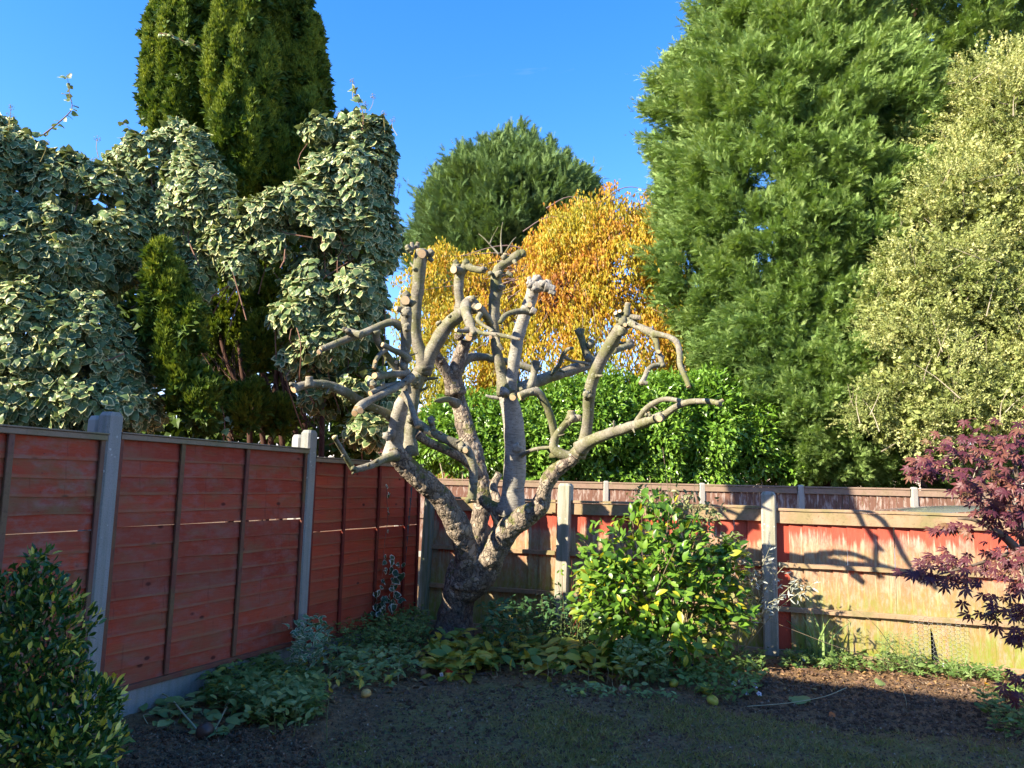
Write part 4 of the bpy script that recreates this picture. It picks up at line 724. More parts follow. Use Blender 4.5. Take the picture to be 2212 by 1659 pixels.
branch([(1252, 970, 14), (1275, 953, 13), (1305, 941, 12), (1340, 929, 11.5), (1375, 918, 11), (1405, 908, 10.5), (1425, 902, 10), (1440, 893, 8), (1462, 878, 7), (1490, 868, 6.5), (1525, 867, 6.5), (1556, 871, 6)], 6.7, 5.7, True, knobs=[(1420, 902, 6.05, 11), (1552, 872, 5.7, 7)], stubs=[(1424, 904, 6.0, 7, 2, 2, -.12, 9), (1404, 897, 6.1, 3, -3, -8, 0, 7), (1556, 868, 5.7, 4, 6, -4, 0, 6)])
branch([(1376, 915, 7), (1384, 898, 7), (1398, 881, 6.5), (1418, 868, 6), (1442, 862, 5.5), (1475, 867, 5)], 6.3, 5.95, knobs=[(1398, 897, 6.2, 6)])
# front arm over the fork
branch([(893, 910, 9), (912, 922, 10), (940, 937, 10), (972, 953, 10.5), (998, 966, 11), (1012, 978, 10), (1020, 1000, 9.5), (1023, 1030, 9.5), (1021, 1058, 10), (1019, 1080, 10)], 6.6, 6.7, True, knobs=[(889, 905, 6.55, 9), (1002, 966, 6.6, 11), (932, 910, 6.6, 8), (1014, 1079, 6.7, 8)], stubs=[(905, 918, 6.5, 5, -3, 5, -.06, 8), (920, 932, 6.5, 5, -2, 8, -.05, 6), (935, 925, 6.6, 5, -2, -12, 0, 12), (953, 936, 6.6, 3, 0, -5, -.05, 4), (1006, 972, 6.5, 6, -2, 4, -.08, 6)])
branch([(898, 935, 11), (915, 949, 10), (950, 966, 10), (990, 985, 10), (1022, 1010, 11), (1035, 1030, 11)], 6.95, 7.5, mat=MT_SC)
branch([(1082, 1140, 8), (1070, 1126, 5), (1062, 1112, 2.5), (1060, 1106, .8)], 7.2, 7.15, lump=.1, name='twig')
# ------------------------------------------------------------------ trees and hedges beyond the fences
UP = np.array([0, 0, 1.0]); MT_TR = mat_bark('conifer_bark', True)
def trunk_part(root, path, label=None, mat=None, name='trunk', sides=10, lump=.06):
    V, F, at, *_ = tube(np.array(path), sides, .08, lump, 6, True, 3); return obj(name, V, F, mat or MT_TR, root, attrs=at, smooth=True, label=label)
MT_BR2 = mat_plain('red_brown_bark', (.075, .04, .03), .9, .1)
FR = [t_frond(s, 8, .034, 40, .35, .46, 1) for s in (1, 2, 3, 4, 5)]
def conifer(label, base, prof, cells, perc, mat, sprayl, group=None, seed=0, up=.35, arc=125, holes=0.0, tip_len=.35, ctop=None, clump_r=.34):
    """prof: [(z, r)] crown radius by height; clumps of fronds on the crown surface plus dense inner foliage"""
    root = thing('conifer_tree', label, 'tree', base, 0, group); base = np.asarray(base, float); z, r = np.array(prof).T
    h = np.linspace(z[0], z[-1], 400); rr = np.interp(h, z, r); cdf = np.cumsum(rr+.15); cdf /= cdf[-1]; view = math.atan2(-base[0], base[1]-0)  # towards the camera
    H = np.interp(rng.uniform(size=cells), cdf, h); A = rng.uniform(-radians(arc), radians(arc), cells); az = -pi/2+math.atan2(-base[0], base[1])*1.0+A
    az = math.atan2(-base[1], -base[0])+A; R0 = np.interp(H, z, r); D = np.c_[np.cos(az), np.sin(az), 0*az]; C = base+D*R0[:, None]+H[:, None]*UP
    C = C+D*((.55*fbm(C, .75, 2, seed)+.25*vnoise(C*np.array([1, 1, .6]), 2.2, seed+7))*np.minimum(1, R0))[:, None]; keep = vnoise(C, .9, seed+4) > -1+holes; C, D, H, R0 = C[keep], D[keep], H[keep], R0[keep]
    n = len(C); od = unit(D+UP*up+rng.normal(0, .18, (n, 3))); cs = clump_r*rng.uniform(.7, 1.35, n)
    k = np.repeat(np.arange(n), perc); q = rng.normal(size=(len(k), 3)); q = unit(q)*rng.uniform(size=(len(k), 1))**.33; al = rng.uniform(-.5, 1.1, len(k))+(rng.uniform(size=len(k)) < .12)*rng.uniform(.2, .9, len(k))
    pos = C[k]+od[k]*(al*cs[k]*1.25)[:, None]+q*(cs[k]*(.75-.4*np.maximum(al, 0)))[:, None]
    tip = unit(od[k]*.9+q*.55+UP*.15+rng.normal(0, .25, (len(k), 3))); nr = unit(np.cross(tip, rng.normal(size=(len(k), 3)))*.6+UP*.6+D[k]*.3)
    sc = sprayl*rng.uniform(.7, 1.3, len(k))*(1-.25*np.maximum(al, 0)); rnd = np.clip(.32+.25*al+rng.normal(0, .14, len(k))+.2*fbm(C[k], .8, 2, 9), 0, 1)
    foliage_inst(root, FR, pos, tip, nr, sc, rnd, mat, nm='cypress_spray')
    # inner foliage
    m_ = int(cells*perc*.10); H = np.interp(rng.uniform(size=m_), cdf, h); A = rng.uniform(-radians(arc), radians(arc), m_); az = math.atan2(-base[1], -base[0])+A; R0 = np.interp(H, z, r)*rng.uniform(.45, .82, m_); D = np.c_[np.cos(az), np.sin(az), 0*az]
    pos = base+D*R0[:, None]+H[:, None]*UP; pos = pos[vnoise(pos, .9, seed+4) > -1+holes*.75]; D = D[:0] if not len(pos) else rng.normal(size=(len(pos), 3))
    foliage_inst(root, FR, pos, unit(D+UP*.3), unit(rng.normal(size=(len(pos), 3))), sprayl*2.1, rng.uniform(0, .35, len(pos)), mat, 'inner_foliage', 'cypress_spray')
    trunk_part(root, [(*(base-UP*.2), r.max()*.09+.08), (*(base+UP*z[-1]*.5), r.max()*.05+.05), (*(base+UP*z[-1]*.93), .03)], mat=MT_BR2)
    return root
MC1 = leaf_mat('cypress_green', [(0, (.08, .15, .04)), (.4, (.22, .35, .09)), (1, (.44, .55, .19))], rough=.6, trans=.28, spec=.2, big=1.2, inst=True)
MC2 = leaf_mat('cypress_blue_green', [(0, (.06, .11, .04)), (.45, (.13, .22, .07)), (1, (.25, .35, .11))], rough=.6, trans=.35, spec=.2, big=1.2, inst=True)
def base_at(u, Y): p = P(u, 1060, Y); return np.array([p[0], Y, 0])
def z_at(v, Y, u=1600): return P(u, v, Y)[2]
# big cypress right of centre, its two neighbours, and the rounded one far off
Y = 18.5; s_ = Y/FPX
conifer('tall cypress with drooping feathery sprays filling the upper right behind the hedge', base_at(1735, Y), [(z_at(1010, Y), 80*s_), (z_at(900, Y), 140*s_), (z_at(760, Y), 205*s_), (z_at(680, Y), 255*s_), (z_at(600, Y), 300*s_), (z_at(450, Y), 305*s_), (z_at(330, Y), 280*s_), (z_at(200, Y), 245*s_), (z_at(80, Y), 190*s_), (z_at(0, Y), 150*s_), (z_at(-110, Y), 30*s_)], 1250, 100, MC1, .22, 'cypress trees beyond the brown fence', 3, holes=.10, up=.32, clump_r=.30)
Y = 20.5; s_ = Y/FPX
conifer('tall cypress at the upper right corner behind the pale speckled bush', base_at(2030, Y), [(z_at(900, Y), 170*s_), (z_at(600, Y), 260*s_), (z_at(400, Y), 260*s_), (z_at(200, Y), 300*s_), (z_at(60, Y), 360*s_), (z_at(-90, Y), 350*s_), (z_at(-200, Y), 250*s_), (z_at(-300, Y), 60*s_)], 1300, 70, MC1, .24, 'cypress trees beyond the brown fence', 6, holes=.0, up=.25)
Y = 22.; s_ = Y/FPX
conifer('tall cypress just beyond the right edge, behind the top of the pale speckled bush', base_at(2290, Y), [(z_at(900, Y), 150*s_), (z_at(600, Y), 200*s_), (z_at(200, Y), 230*s_), (z_at(0, Y), 240*s_), (z_at(-150, Y), 200*s_), (z_at(-300, Y), 60*s_)], 500, 60, MC1, .28, 'cypress trees beyond the brown fence', 23, holes=.0, up=.25)
Y = 16.8; s_ = Y/FPX
conifer('low bushy cypress directly above the dark brown fence, left of the speckled bush', base_at(1790, Y), [(z_at(1032, Y), 110*s_), (z_at(980, Y), 150*s_), (z_at(880, Y), 185*s_), (z_at(760, Y), 190*s_), (z_at(670, Y), 150*s_), (z_at(600, Y), 60*s_)], 560, 75, MC1, .18, 'cypress trees beyond the brown fence', 8, holes=.08, up=.25, clump_r=.24)
Y = 34.; s_ = Y/FPX
cb = base_at(1090, Y)
rc = conifer('distant rounded blue-green cypress behind the yellow weeping cherry', cb, [(z_at(700, Y), 150*s_), (z_at(560, Y), 190*s_), (z_at(500, Y), 178*s_), (z_at(455, Y), 150*s_), (z_at(420, Y), 110*s_), (z_at(390, Y), 60*s_), (z_at(370, Y), 14*s_)], 420, 70, MC2, .5, 'cypress trees beyond the brown fence', 12, up=1.1, holes=0, clump_r=.62)
# spiky leaders along its top
pos, tip = [], []
for (u, v, l) in [(1128, 262, 95), (1098, 275, 80), (1045, 300, 70), (1000, 320, 70), (965, 350, 60), (1190, 300, 80), (1225, 330, 60), (1265, 362, 60), (930, 395, 50), (908, 440, 50), (1150, 285, 70), (1075, 290, 70), (1286, 395, 50)]:
    t = P(u, v, Y-1.0); ax = unit(t-np.array([cb[0], Y-1, z_at(560, Y)])); ax = unit(ax*.45+UP*.75); L = l*s_
    for q in range(230):
        f = rng.uniform(0, .95); w = .24*L*(1-f)**.9; pos.append(t-ax*L*(1-f)+rng.normal(size=3)*w); tip.append(unit(ax+rng.normal(size=3)*.35))
foliage_inst(rc, FR, np.array(pos), np.array(tip), rng.normal(size=(len(pos), 3)), rng.uniform(.25, .5, len(pos)), rng.uniform(.3, .9, len(pos)), MC2, rest='leader_foliage')
# pale speckled bush at the right: small leaves on fine twigs
MP = leaf_mat('speckled_leaf', inst=True, stops=[(0, (.14, .19, .04)), (.45, (.36, .40, .13)), (.85, (.62, .61, .26)), (1, (.62, .46, .06))], rough=.5, trans=.3, spec=.3, big=1.5, var=.25)
MTW = mat_plain('grey_twig', (.34, .29, .2), .85, .15)
Y = 14.6; sp = thing('speckled_bush', 'tall pale yellow-green small-leaved bush at the right edge, in front of the big conifer', 'bush', base_at(2110, Y))
C, Rr = blobs_px([(2150, 300, Y+.6, 130, 200, 1.3), (2120, 480, Y+.2, 190, 170, 1.3), (2050, 620, Y, 150, 150, 1.2), (2170, 700, Y-.2, 150, 190, 1.2), (1990, 760, Y, 130, 130, 1.1), (1950, 690, Y+.2, 90, 110, .8), (2100, 870, Y-.3, 200, 120, 1.2), (1950, 870, Y, 110, 80, .9), (2180, 190, Y+.8, 75, 95, .8), (2000, 540, Y+.3, 100, 120, .9), (2240, 500, Y, 120, 350, 1.2)])
pos, nr = on_blobs(C, Rr, 30000, .5, .36, 2.2, 5, -.3, .6); keep = fbm(pos, 2.4, 2, 13) > -.42; pos, nr = pos[keep], nr[keep]
foliage_inst(sp, [t_twig(s, 14, .17, .6) for s in range(6)], pos, unit(nr*.8+UP*.35+rng.normal(0, .5, pos.shape)), rng.normal(size=pos.shape), rng.uniform(.14, .26, len(pos))*np.where(rng.uniform(size=len(pos)) < .10, 2.1, 1), np.clip(.42+.35*rng.normal(size=len(pos))*.7+.3*fbm(pos, 1.5, 2, 3), 0, 1), MP, nm='speckled_twig')
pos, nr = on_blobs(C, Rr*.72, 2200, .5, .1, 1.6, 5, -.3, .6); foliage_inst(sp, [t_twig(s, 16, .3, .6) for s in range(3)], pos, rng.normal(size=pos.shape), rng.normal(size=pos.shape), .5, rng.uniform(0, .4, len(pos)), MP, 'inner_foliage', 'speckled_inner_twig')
tw = []
for q in range(150):
    p, n_ = on_blobs(C, Rr*1.02, 1, .1, .1, 1.6, 5, -.1, .9)
    if len(p): d = unit(n_[0]*.5+UP*.6+rng.normal(size=3)*.6); l = rng.uniform(.35, .9); V, F, *_ = tube(np.array([[*(p[0]-d*l), .010], [*(p[0]-d*l*.4+rng.normal(size=3)*.04), .006], [*(p[0]+d*.12), .002]]), 4, .2, 0, cap=False); tw.append((V, F))
V, F = merge(tw); o = obj('twigs', V, F, MTW, sp); o['kind'] = 'stuff'
b0 = base_at(2110, Y); trunk_part(sp, [(*(b0-UP*.2), .10), (*(b0+UP*3+np.array([.1, 0, 0])), .08), (*(b0+UP*5.5), .03)], mat=MTW)
# laurel hedge
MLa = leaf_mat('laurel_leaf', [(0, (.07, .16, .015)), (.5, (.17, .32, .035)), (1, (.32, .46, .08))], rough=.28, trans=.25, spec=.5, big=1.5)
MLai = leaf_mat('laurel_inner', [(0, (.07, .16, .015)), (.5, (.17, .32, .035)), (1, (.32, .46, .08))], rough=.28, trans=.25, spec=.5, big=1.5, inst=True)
Y = 16.4; hd_ = thing('laurel_hedge', 'glossy green laurel hedge behind the brown fence between the cherry and the conifers', 'hedge', base_at(1320, Y))
C, Rr = blobs_px([(990, 935, Y+.4, 100, 85, .9), (1085, 940, Y+.2, 110, 95, .9), (1190, 930, Y, 120, 108, 1.0), (1310, 925, Y, 120, 118, 1.0), (1430, 918, Y, 120, 118, 1.0), (1530, 925, Y-.1, 110, 110, 1.0), (1610, 940, Y, 85, 90, .9), (1480, 860, Y+.3, 90, 55, .8), (1280, 880, Y+.3, 110, 60, .8), (1660, 960, Y+.1, 50, 60, .7), (935, 975, Y+.8, 60, 40, .6), (1150, 1005, Y+.2, 120, 60, .9), (1350, 1005, Y+.2, 120, 60, .9), (1540, 1005, Y+.2, 120, 60, .9), (1700, 1000, Y+.3, 90, 60, .8)])
pos, nr = on_blobs(C, Rr, 17000, .35, .30, 1.9, 6, -.35, .8); LO = [t_ovate(.42, .25, .25, 2), t_ovate(.48, .35, .1, 2), t_quad(.44, .3, .3)]
tip = unit(nr*.8+rng.normal(0, .55, pos.shape)+UP*.1); foliage(hd_, LO, pos, tip, unit(nr+UP*1.2+rng.normal(0, .5, pos.shape)), rng.uniform(.10, .165, len(pos)), np.clip(.45+.28*rng.normal(size=len(pos)), 0, 1), MLa)
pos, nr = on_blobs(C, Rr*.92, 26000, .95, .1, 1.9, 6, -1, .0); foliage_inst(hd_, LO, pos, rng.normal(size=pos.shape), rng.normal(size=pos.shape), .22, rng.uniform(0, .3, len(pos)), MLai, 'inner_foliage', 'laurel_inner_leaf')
st = []
for q in range(16): x = P(950+q*45, 1040, Y)[0]; st.append(tube(np.array([[x, Y, -.1, .03], [x+rng.normal(0, .1), Y+rng.normal(0, .1), 1.4, .02], [x+rng.normal(0, .2), Y, 2.6, .01]]), 6, .3, .05)[:2])
V, F = merge(st); o = obj('stems', V, F, MTW, hd_)
# weeping cherry in autumn yellow
MCh = leaf_mat('cherry_leaf', [(0, (.12, .15, .03)), (.22, (.34, .32, .035)), (.40, (.54, .42, .035)), (.60, (.58, .31, .035)), (.78, (.34, .15, .04)), (.93, (.62, .16, .03)), (1, (.60, .10, .04))], rough=.45, trans=.42, spec=.3, big=.55, var=.4, inst=True)
Y = 20.; ch = thing('weeping_cherry', 'weeping cherry tree with yellow and orange autumn leaves behind the hedge', 'tree', base_at(1250, Y))
BL = [(1300, 520, Y, 130, 95, 1.6), (1240, 560, Y, 130, 110, 1.5), (1330, 600, Y-.4, 130, 150, 1.6), (1390, 660, Y-.6, 75, 130, 1.2), (1220, 650, Y-.5, 120, 130, 1.4), (1330, 740, Y-.8, 150, 130, 1.4), (1180, 780, Y-.7, 140, 110, 1.3), (1040, 700, Y, 120, 130, 1.2), (960, 600, Y+.4, 70, 80, .8), (990, 780, Y-.3, 90, 100, 1.1), (920, 680, Y+.3, 55, 120, .7), (1420, 760, Y-.6, 60, 80, .9), (1030, 600, Y+.6, 90, 60, .8), (1120, 880, Y, 130, 60, 1.0), (970, 890, Y, 70, 90, .9), (960, 985, Y, 60, 45, .6), (1450, 790, Y-.4, 80, 70, .9), (1430, 700, Y-.3, 70, 100, 1.0), (1400, 540, Y, 60, 110, 1.0), (1300, 840, Y-.3, 170, 60, 1.0)]
C, Rr = blobs_px(BL); ns = 12000; top, nr = on_blobs(C, Rr, ns, .45, .28, 1.6, 7, -.35, .72); kk = rng.integers(4, 9, len(top)); k = np.repeat(np.arange(len(top)), kk); j = np.concatenate([np.arange(a) for a in kk])
hk = fbm(top, 1.7, 2, 44) > -.62; top, nr, kk = top[hk], nr[hk], kk[:len(top)]; sway = rng.normal(0, .12, (hk.sum(), 3)); kk = kk[:len(top)]; k = np.repeat(np.arange(len(top)), kk); j = np.concatenate([np.arange(a) for a in kk]); pos = top[k]+sway[k]*j[:, None]*.3-UP*(j*.075)[:, None]+rng.normal(0, .03, (len(k), 3))
side = rng.normal(size=(len(k), 3)); tip = unit(-UP*1.2+side*.35); col = .34+.22*rng.normal(size=len(top))*.8+.30*fbm(top, 1.1, 3, 61)+.25*np.clip((top[:, 2]-5.5)/3, -.6, 1)*.5
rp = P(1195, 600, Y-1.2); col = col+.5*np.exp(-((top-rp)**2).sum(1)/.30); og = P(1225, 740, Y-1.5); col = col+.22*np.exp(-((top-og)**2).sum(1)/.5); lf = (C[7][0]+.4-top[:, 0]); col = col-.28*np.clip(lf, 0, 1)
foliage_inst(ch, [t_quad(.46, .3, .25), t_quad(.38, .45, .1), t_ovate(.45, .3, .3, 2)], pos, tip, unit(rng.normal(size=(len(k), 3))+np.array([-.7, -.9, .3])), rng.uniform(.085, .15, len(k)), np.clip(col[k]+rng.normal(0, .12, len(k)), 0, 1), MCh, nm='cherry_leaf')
MB_ = mat_plain('cherry_bark', (.20, .14, .12), .8, .2)
tw = []; cc = base_at(1250, Y); hub = np.array([cc[0], Y, z_at(640, Y)])
for q in range(240):
    i = rng.integers(0, len(top)); e = top[i]; m1 = hub+(e-hub)*.45+UP*rng.uniform(.2, .8); m2 = hub+(e-hub)*.85+UP*rng.uniform(.0, .25)
    tw.append(tube(np.array([[*hub, .035], [*m1, .02], [*m2, .010], [*e, .006], [*(e-UP*rng.uniform(.2, .6)+rng.normal(0, .05, 3)), .002]]), 4, .25, 0, cap=False)[:2])
for (a, b, c_) in [((1290, 440), (1350, 405), (1405, 412)), ((1180, 450), (1230, 425), (1290, 440)), ((1130, 500), (1180, 470), (1240, 470)), ((1330, 480), (1322, 430), (1316, 392)), ((1370, 450), (1395, 440), (1440, 460))]:
    tw.append(tube(np.array([[*P(*a, Y-.8), .018], [*P(*b, Y-.8), .012], [*P(*c_, Y-.8), .006]]), 5, .15, 0, cap=False)[:2])
V, F = merge(tw); o = obj('branches', V, F, MB_, ch)
ep, et = [], []
for (a, b) in [((1290, 425), (1420, 400)), ((1300, 400), (1330, 385)), ((1390, 410), (1440, 480)), ((1180, 430), (1290, 425)), ((1340, 440), (1400, 470)), ((880, 540), (960, 520)), ((850, 600), (900, 560)), ((840, 660), (880, 620))]:
    for q in range(70): f = rng.uniform(); ep.append(P(a[0]+(b[0]-a[0])*f+rng.normal(0, 7), a[1]+(b[1]-a[1])*f+rng.uniform(0, 22), Y-.8+rng.normal(0, .15)))
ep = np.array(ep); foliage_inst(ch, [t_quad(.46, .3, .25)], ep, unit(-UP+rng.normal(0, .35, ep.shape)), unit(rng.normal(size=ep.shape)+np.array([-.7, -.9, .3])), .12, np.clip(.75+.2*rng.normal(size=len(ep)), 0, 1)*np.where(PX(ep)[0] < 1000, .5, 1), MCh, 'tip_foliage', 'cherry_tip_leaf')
trunk_part(ch, [(*(cc-UP*.2), .16), (*(cc+UP*1.5), .13), (*hub, .09)], mat=MB_)
# ------------------------------------------------------------------ upright yew and the variegated ivy behind the left fence
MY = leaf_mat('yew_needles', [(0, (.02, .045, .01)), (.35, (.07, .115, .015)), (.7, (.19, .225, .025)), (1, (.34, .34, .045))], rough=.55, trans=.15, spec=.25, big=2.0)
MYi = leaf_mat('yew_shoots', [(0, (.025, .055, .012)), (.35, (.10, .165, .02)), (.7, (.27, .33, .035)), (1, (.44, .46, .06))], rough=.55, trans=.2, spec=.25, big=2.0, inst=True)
Y = 8.9; yw = thing('yew_tree', 'tall dark green columnar yew behind the left fence with ivy climbing it', 'tree', base_at(560, Y))
YB = [(328, 190, Y+.1, 22, 95, .22), (345, 110, Y, 28, 150, .28), (352, 250, Y-.1, 26, 80, .22), (378, 60, Y-.1, 30, 190, .3), (392, 220, Y-.2, 28, 110, .25), (415, 110, Y-.2, 30, 170, .3), (432, 260, Y+.1, 22, 90, .22), (447, 70, Y+.2, 22, 190, .25), (478, 150, Y-.45, 32, 150, .3), (500, 40, Y-.45, 34, 170, .3), (500, 270, Y-.55, 36, 110, .28), (520, 170, Y-.5, 32, 140, .28), (545, 60, Y-.4, 28, 130, .28), (540, 300, Y-.5, 38, 110, .28), (512, 370, Y-.5, 34, 60, .25), (572, 210, Y-.35, 28, 150, .26), (598, 40, Y+.05, 30, 150, .3), (618, 150, Y+.15, 28, 170, .28), (636, 10, Y+.1, 28, 130, .28), (652, 190, Y+.2, 28, 160, .28), (672, 110, Y+.2, 24, 90, .25), (684, 210, Y+.25, 28, 120, .28), (660, 300, Y, 34, 120, .28), (600, 340, Y-.1, 40, 120, .28), (570, 380, Y, 50, 100, .3), (620, 430, Y+.1, 60, 130, .35),
      (430, 150, Y+.55, 90, 260, .35), (580, 180, Y+.6, 95, 280, .35), (500, 350, Y+.4, 110, 200, .35), (480, -80, Y+.2, 130, 90, .4), (610, -80, Y+.2, 70, 80, .4),
      (345, 590, Y-1.55, 24, 75, .18), (338, 680, Y-1.55, 24, 90, .18), (372, 650, Y-1.55, 24, 90, .18), (372, 750, Y-1.55, 30, 80, .2), (410, 710, Y-1.55, 26, 80, .2), (400, 820, Y-1.55, 32, 70, .2), (440, 860, Y-1.55, 32, 60, .22), (540, 880, Y-.5, 38, 62, .25), (565, 740, Y-.3, 32, 70, .22), (490, 880, Y-.3, 36, 50, .25), (436, 905, Y-.75, 20, 34, .12), (600, 900, Y-.2, 36, 40, .25), (510, 640, Y+.4, 110, 140, .3), (460, 760, Y+.5, 90, 120, .3), (640, 560, Y+.3, 60, 110, .3), (580, 640, Y, 36, 60, .25), (740, 560, Y+.5, 80, 190, .3), (760, 760, Y+.5, 70, 160, .3), (690, 700, Y+.4, 70, 150, .3), (740, 380, Y+.6, 70, 140, .3)]
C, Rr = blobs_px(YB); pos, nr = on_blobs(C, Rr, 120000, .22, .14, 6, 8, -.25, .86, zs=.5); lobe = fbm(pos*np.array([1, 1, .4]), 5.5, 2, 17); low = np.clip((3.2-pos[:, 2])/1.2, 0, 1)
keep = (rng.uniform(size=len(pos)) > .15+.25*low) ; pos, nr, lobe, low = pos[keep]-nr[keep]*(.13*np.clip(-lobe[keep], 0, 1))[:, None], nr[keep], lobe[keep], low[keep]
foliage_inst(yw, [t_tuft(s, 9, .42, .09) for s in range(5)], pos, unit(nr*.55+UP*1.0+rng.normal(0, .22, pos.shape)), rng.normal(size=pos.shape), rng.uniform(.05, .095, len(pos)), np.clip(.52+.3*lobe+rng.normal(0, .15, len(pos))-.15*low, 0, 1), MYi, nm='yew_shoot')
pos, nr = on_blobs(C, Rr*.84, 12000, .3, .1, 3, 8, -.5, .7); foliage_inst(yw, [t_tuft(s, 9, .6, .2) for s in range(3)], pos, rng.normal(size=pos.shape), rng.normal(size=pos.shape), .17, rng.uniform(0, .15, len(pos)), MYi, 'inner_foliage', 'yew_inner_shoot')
for i, (u0, u1, u2) in enumerate([(585, 600, 620), (540, 520, 500), (640, 600, 560), (500, 430, 380), (610, 560, 520), (660, 640, 640), (570, 490, 440), (695, 692, 700)]):
    b0, b1, b2 = P(u0, 960, Y+.3), P(u1, 780, Y+.2), P(u2, 560, Y+.35); V, F, at, *_ = tube(np.array([[b0[0], b0[1], -.1, .045], [*b0, .035], [*b1, .025], [*b2, .012]]), 7, .08, .06); obj('stem', V, F, MT_BR2, yw, attrs=at, smooth=True)
tws = []
for q in range(140):
    a = P(rng.uniform(470, 700), rng.uniform(780, 950), Y-rng.uniform(0, .35)); b = a+np.array([rng.normal(-.12, .18), rng.normal(0, .06), rng.uniform(.15, .6)]); tws.append(tube(np.array([[*a, .005], [*((a+b)/2+rng.normal(0, .03, 3)), .004], [*b, .002]]), 4, .1, 0, cap=False)[:2])
V, F = merge(tws); o = obj('dead_twigs', V, F, mat_plain('dead_twig', (.14, .085, .06), .9, .1), yw); o['kind'] = 'stuff'
MI = leaf_mat('variegated_ivy', [(0, (.06, .11, .04)), (.5, (.14, .21, .08)), (.85, (.23, .32, .11)), (1, (.30, .44, .06))], rim=(.76, .72, .34), rimpos=(.62, .95), rough=.4, trans=.25, spec=.3, big=3, back=(.16, .2, .11))
MIi = leaf_mat('variegated_ivy_mass', [(0, (.06, .11, .04)), (.5, (.14, .21, .08)), (.85, (.23, .32, .11)), (1, (.30, .44, .06))], rim=(.76, .72, .34), rimpos=(.62, .95), rough=.4, trans=.25, spec=.3, big=3, back=(.16, .2, .11), inst=True)
MUm = mat_plain('ivy_flower', (.34, .27, .09), .8, .1); MST = mat_plain('ivy_stem', (.22, .12, .08), .8, .15)
def umbels(root, spots, Y):
    ps, ss = [], []
    for (u, v, r_) in spots:
        c = P(u, v, Y+rng.uniform(-.1, .1)); R_ = r_*Y/FPX
        for q in range(26):
            d = unit(rng.normal(size=3)); x = unit(np.cross(d, rng.normal(size=3))); y = np.cross(d, x); e = c+d*R_; s = .0045
            ps.append((np.array([c, c+x*.0015, e, e+x*s, e+y*s, e-x*s, e-y*s, e+d*s*1.3]), [np.array([(0, 1, 2)]), np.array([(3, 4, 7), (4, 5, 7), (5, 6, 7), (6, 3, 7)])]))
        ss.append(tube(np.array([[*(c-UP*R_*7+rng.normal(0, .03, 3)), .004], [*(c-UP*R_*3), .003], [*c, .0025]]), 4, .08, 0, cap=False)[:2])
    V, F = merge(ps+ss); o = obj('flower_heads', V, F, MUm, root); o['kind'] = 'stuff'
IV = [t_ivy(s) for s in range(1, 7)]
def ivy(label, base, BL, n, keep, spots, Yu, seed, sz=(.045, .105), light=0, holes=-.55, nh=2.6, inner=2200):
    root = thing('ivy', label, 'ivy', base, 0, 'variegated ivy beyond the left fence'); C, Rr = blobs_px(BL); pos, nr = on_blobs(C, Rr, n, .5, .30, 2.6, seed, -.3, .7); m = fbm(pos, nh, 2, seed+2) > holes; pos, nr = pos[m], nr[m]
    tip = unit(-UP*.75+nr*.55+rng.normal(0, .5, pos.shape)); nn = unit(nr*1.0+UP*.55+rng.normal(0, .38, pos.shape)+np.array([-.1, -.3, 0]))
    foliage(root, IV, pos, tip, nn, rng.uniform(*sz, len(pos)), np.clip(.42+light+.3*rng.normal(size=len(pos)), 0, 1), MI, keep, smooth=True, imat=MIi)
    if inner: pos, nr = on_blobs(C, Rr*.72, inner, .5, .1, 3, seed, -.4, .6); foliage(root, [t_quad(.9, .2, .2)], pos, rng.normal(size=pos.shape), rng.normal(size=pos.shape), .13, rng.uniform(0, .3, len(pos)), MI, rest='inner_foliage')
    st = []
    for q in range(70):
        i = rng.integers(0, len(pos)); a = pos[i]; st.append(tube(np.array([[*(a-UP*.05), .004], [*(a-UP*.3+rng.normal(0, .1, 3)), .005], [*(a-UP*.65+rng.normal(0, .15, 3)), .007]]), 5, .1, .05, cap=False)[:2])
    V, F = merge(st); o = obj('stems', V, F, MST, root); o['kind'] = 'stuff'
    if spots: umbels(root, spots, Yu)
    return root
Y = 7.6
L1 = [(50, 380, Y, 100, 105, .6), (150, 415, Y, 100, 90, .55), (230, 435, Y+.1, 85, 78, .5), (20, 300, Y, 45, 42, .35), (50, 560, Y-.3, 120, 120, .6), (150, 560, Y-.2, 110, 110, .6), (250, 520, Y, 80, 90, .5), (60, 720, Y-.5, 120, 120, .6), (180, 740, Y-.4, 110, 110, .5), (235, 800, Y-.3, 75, 90, .4), (60, 860, Y-.6, 120, 80, .5), (170, 870, Y-.5, 120, 70, .5), (265, 885, Y-.4, 60, 55, .4), (-30, 500, Y-.4, 80, 250, .6), (-40, 800, Y-.6, 90, 150, .6)]
ivy('big rounded mass of variegated ivy at the left edge above the faded panel', base_at(120, Y), L1, 17000, 300, [(22, 250, 8), (20, 275, 7), (20, 300, 7), (100, 308, 6), (15, 620, 8), (25, 640, 8), (100, 690, 8), (60, 700, 7), (210, 300, 7), (255, 330, 6), (8, 600, 7), (60, 720, 6), (70, 735, 6), (24, 232, 6)], Y-.45, 40, sz=(.045, .115))
Y = 8.0
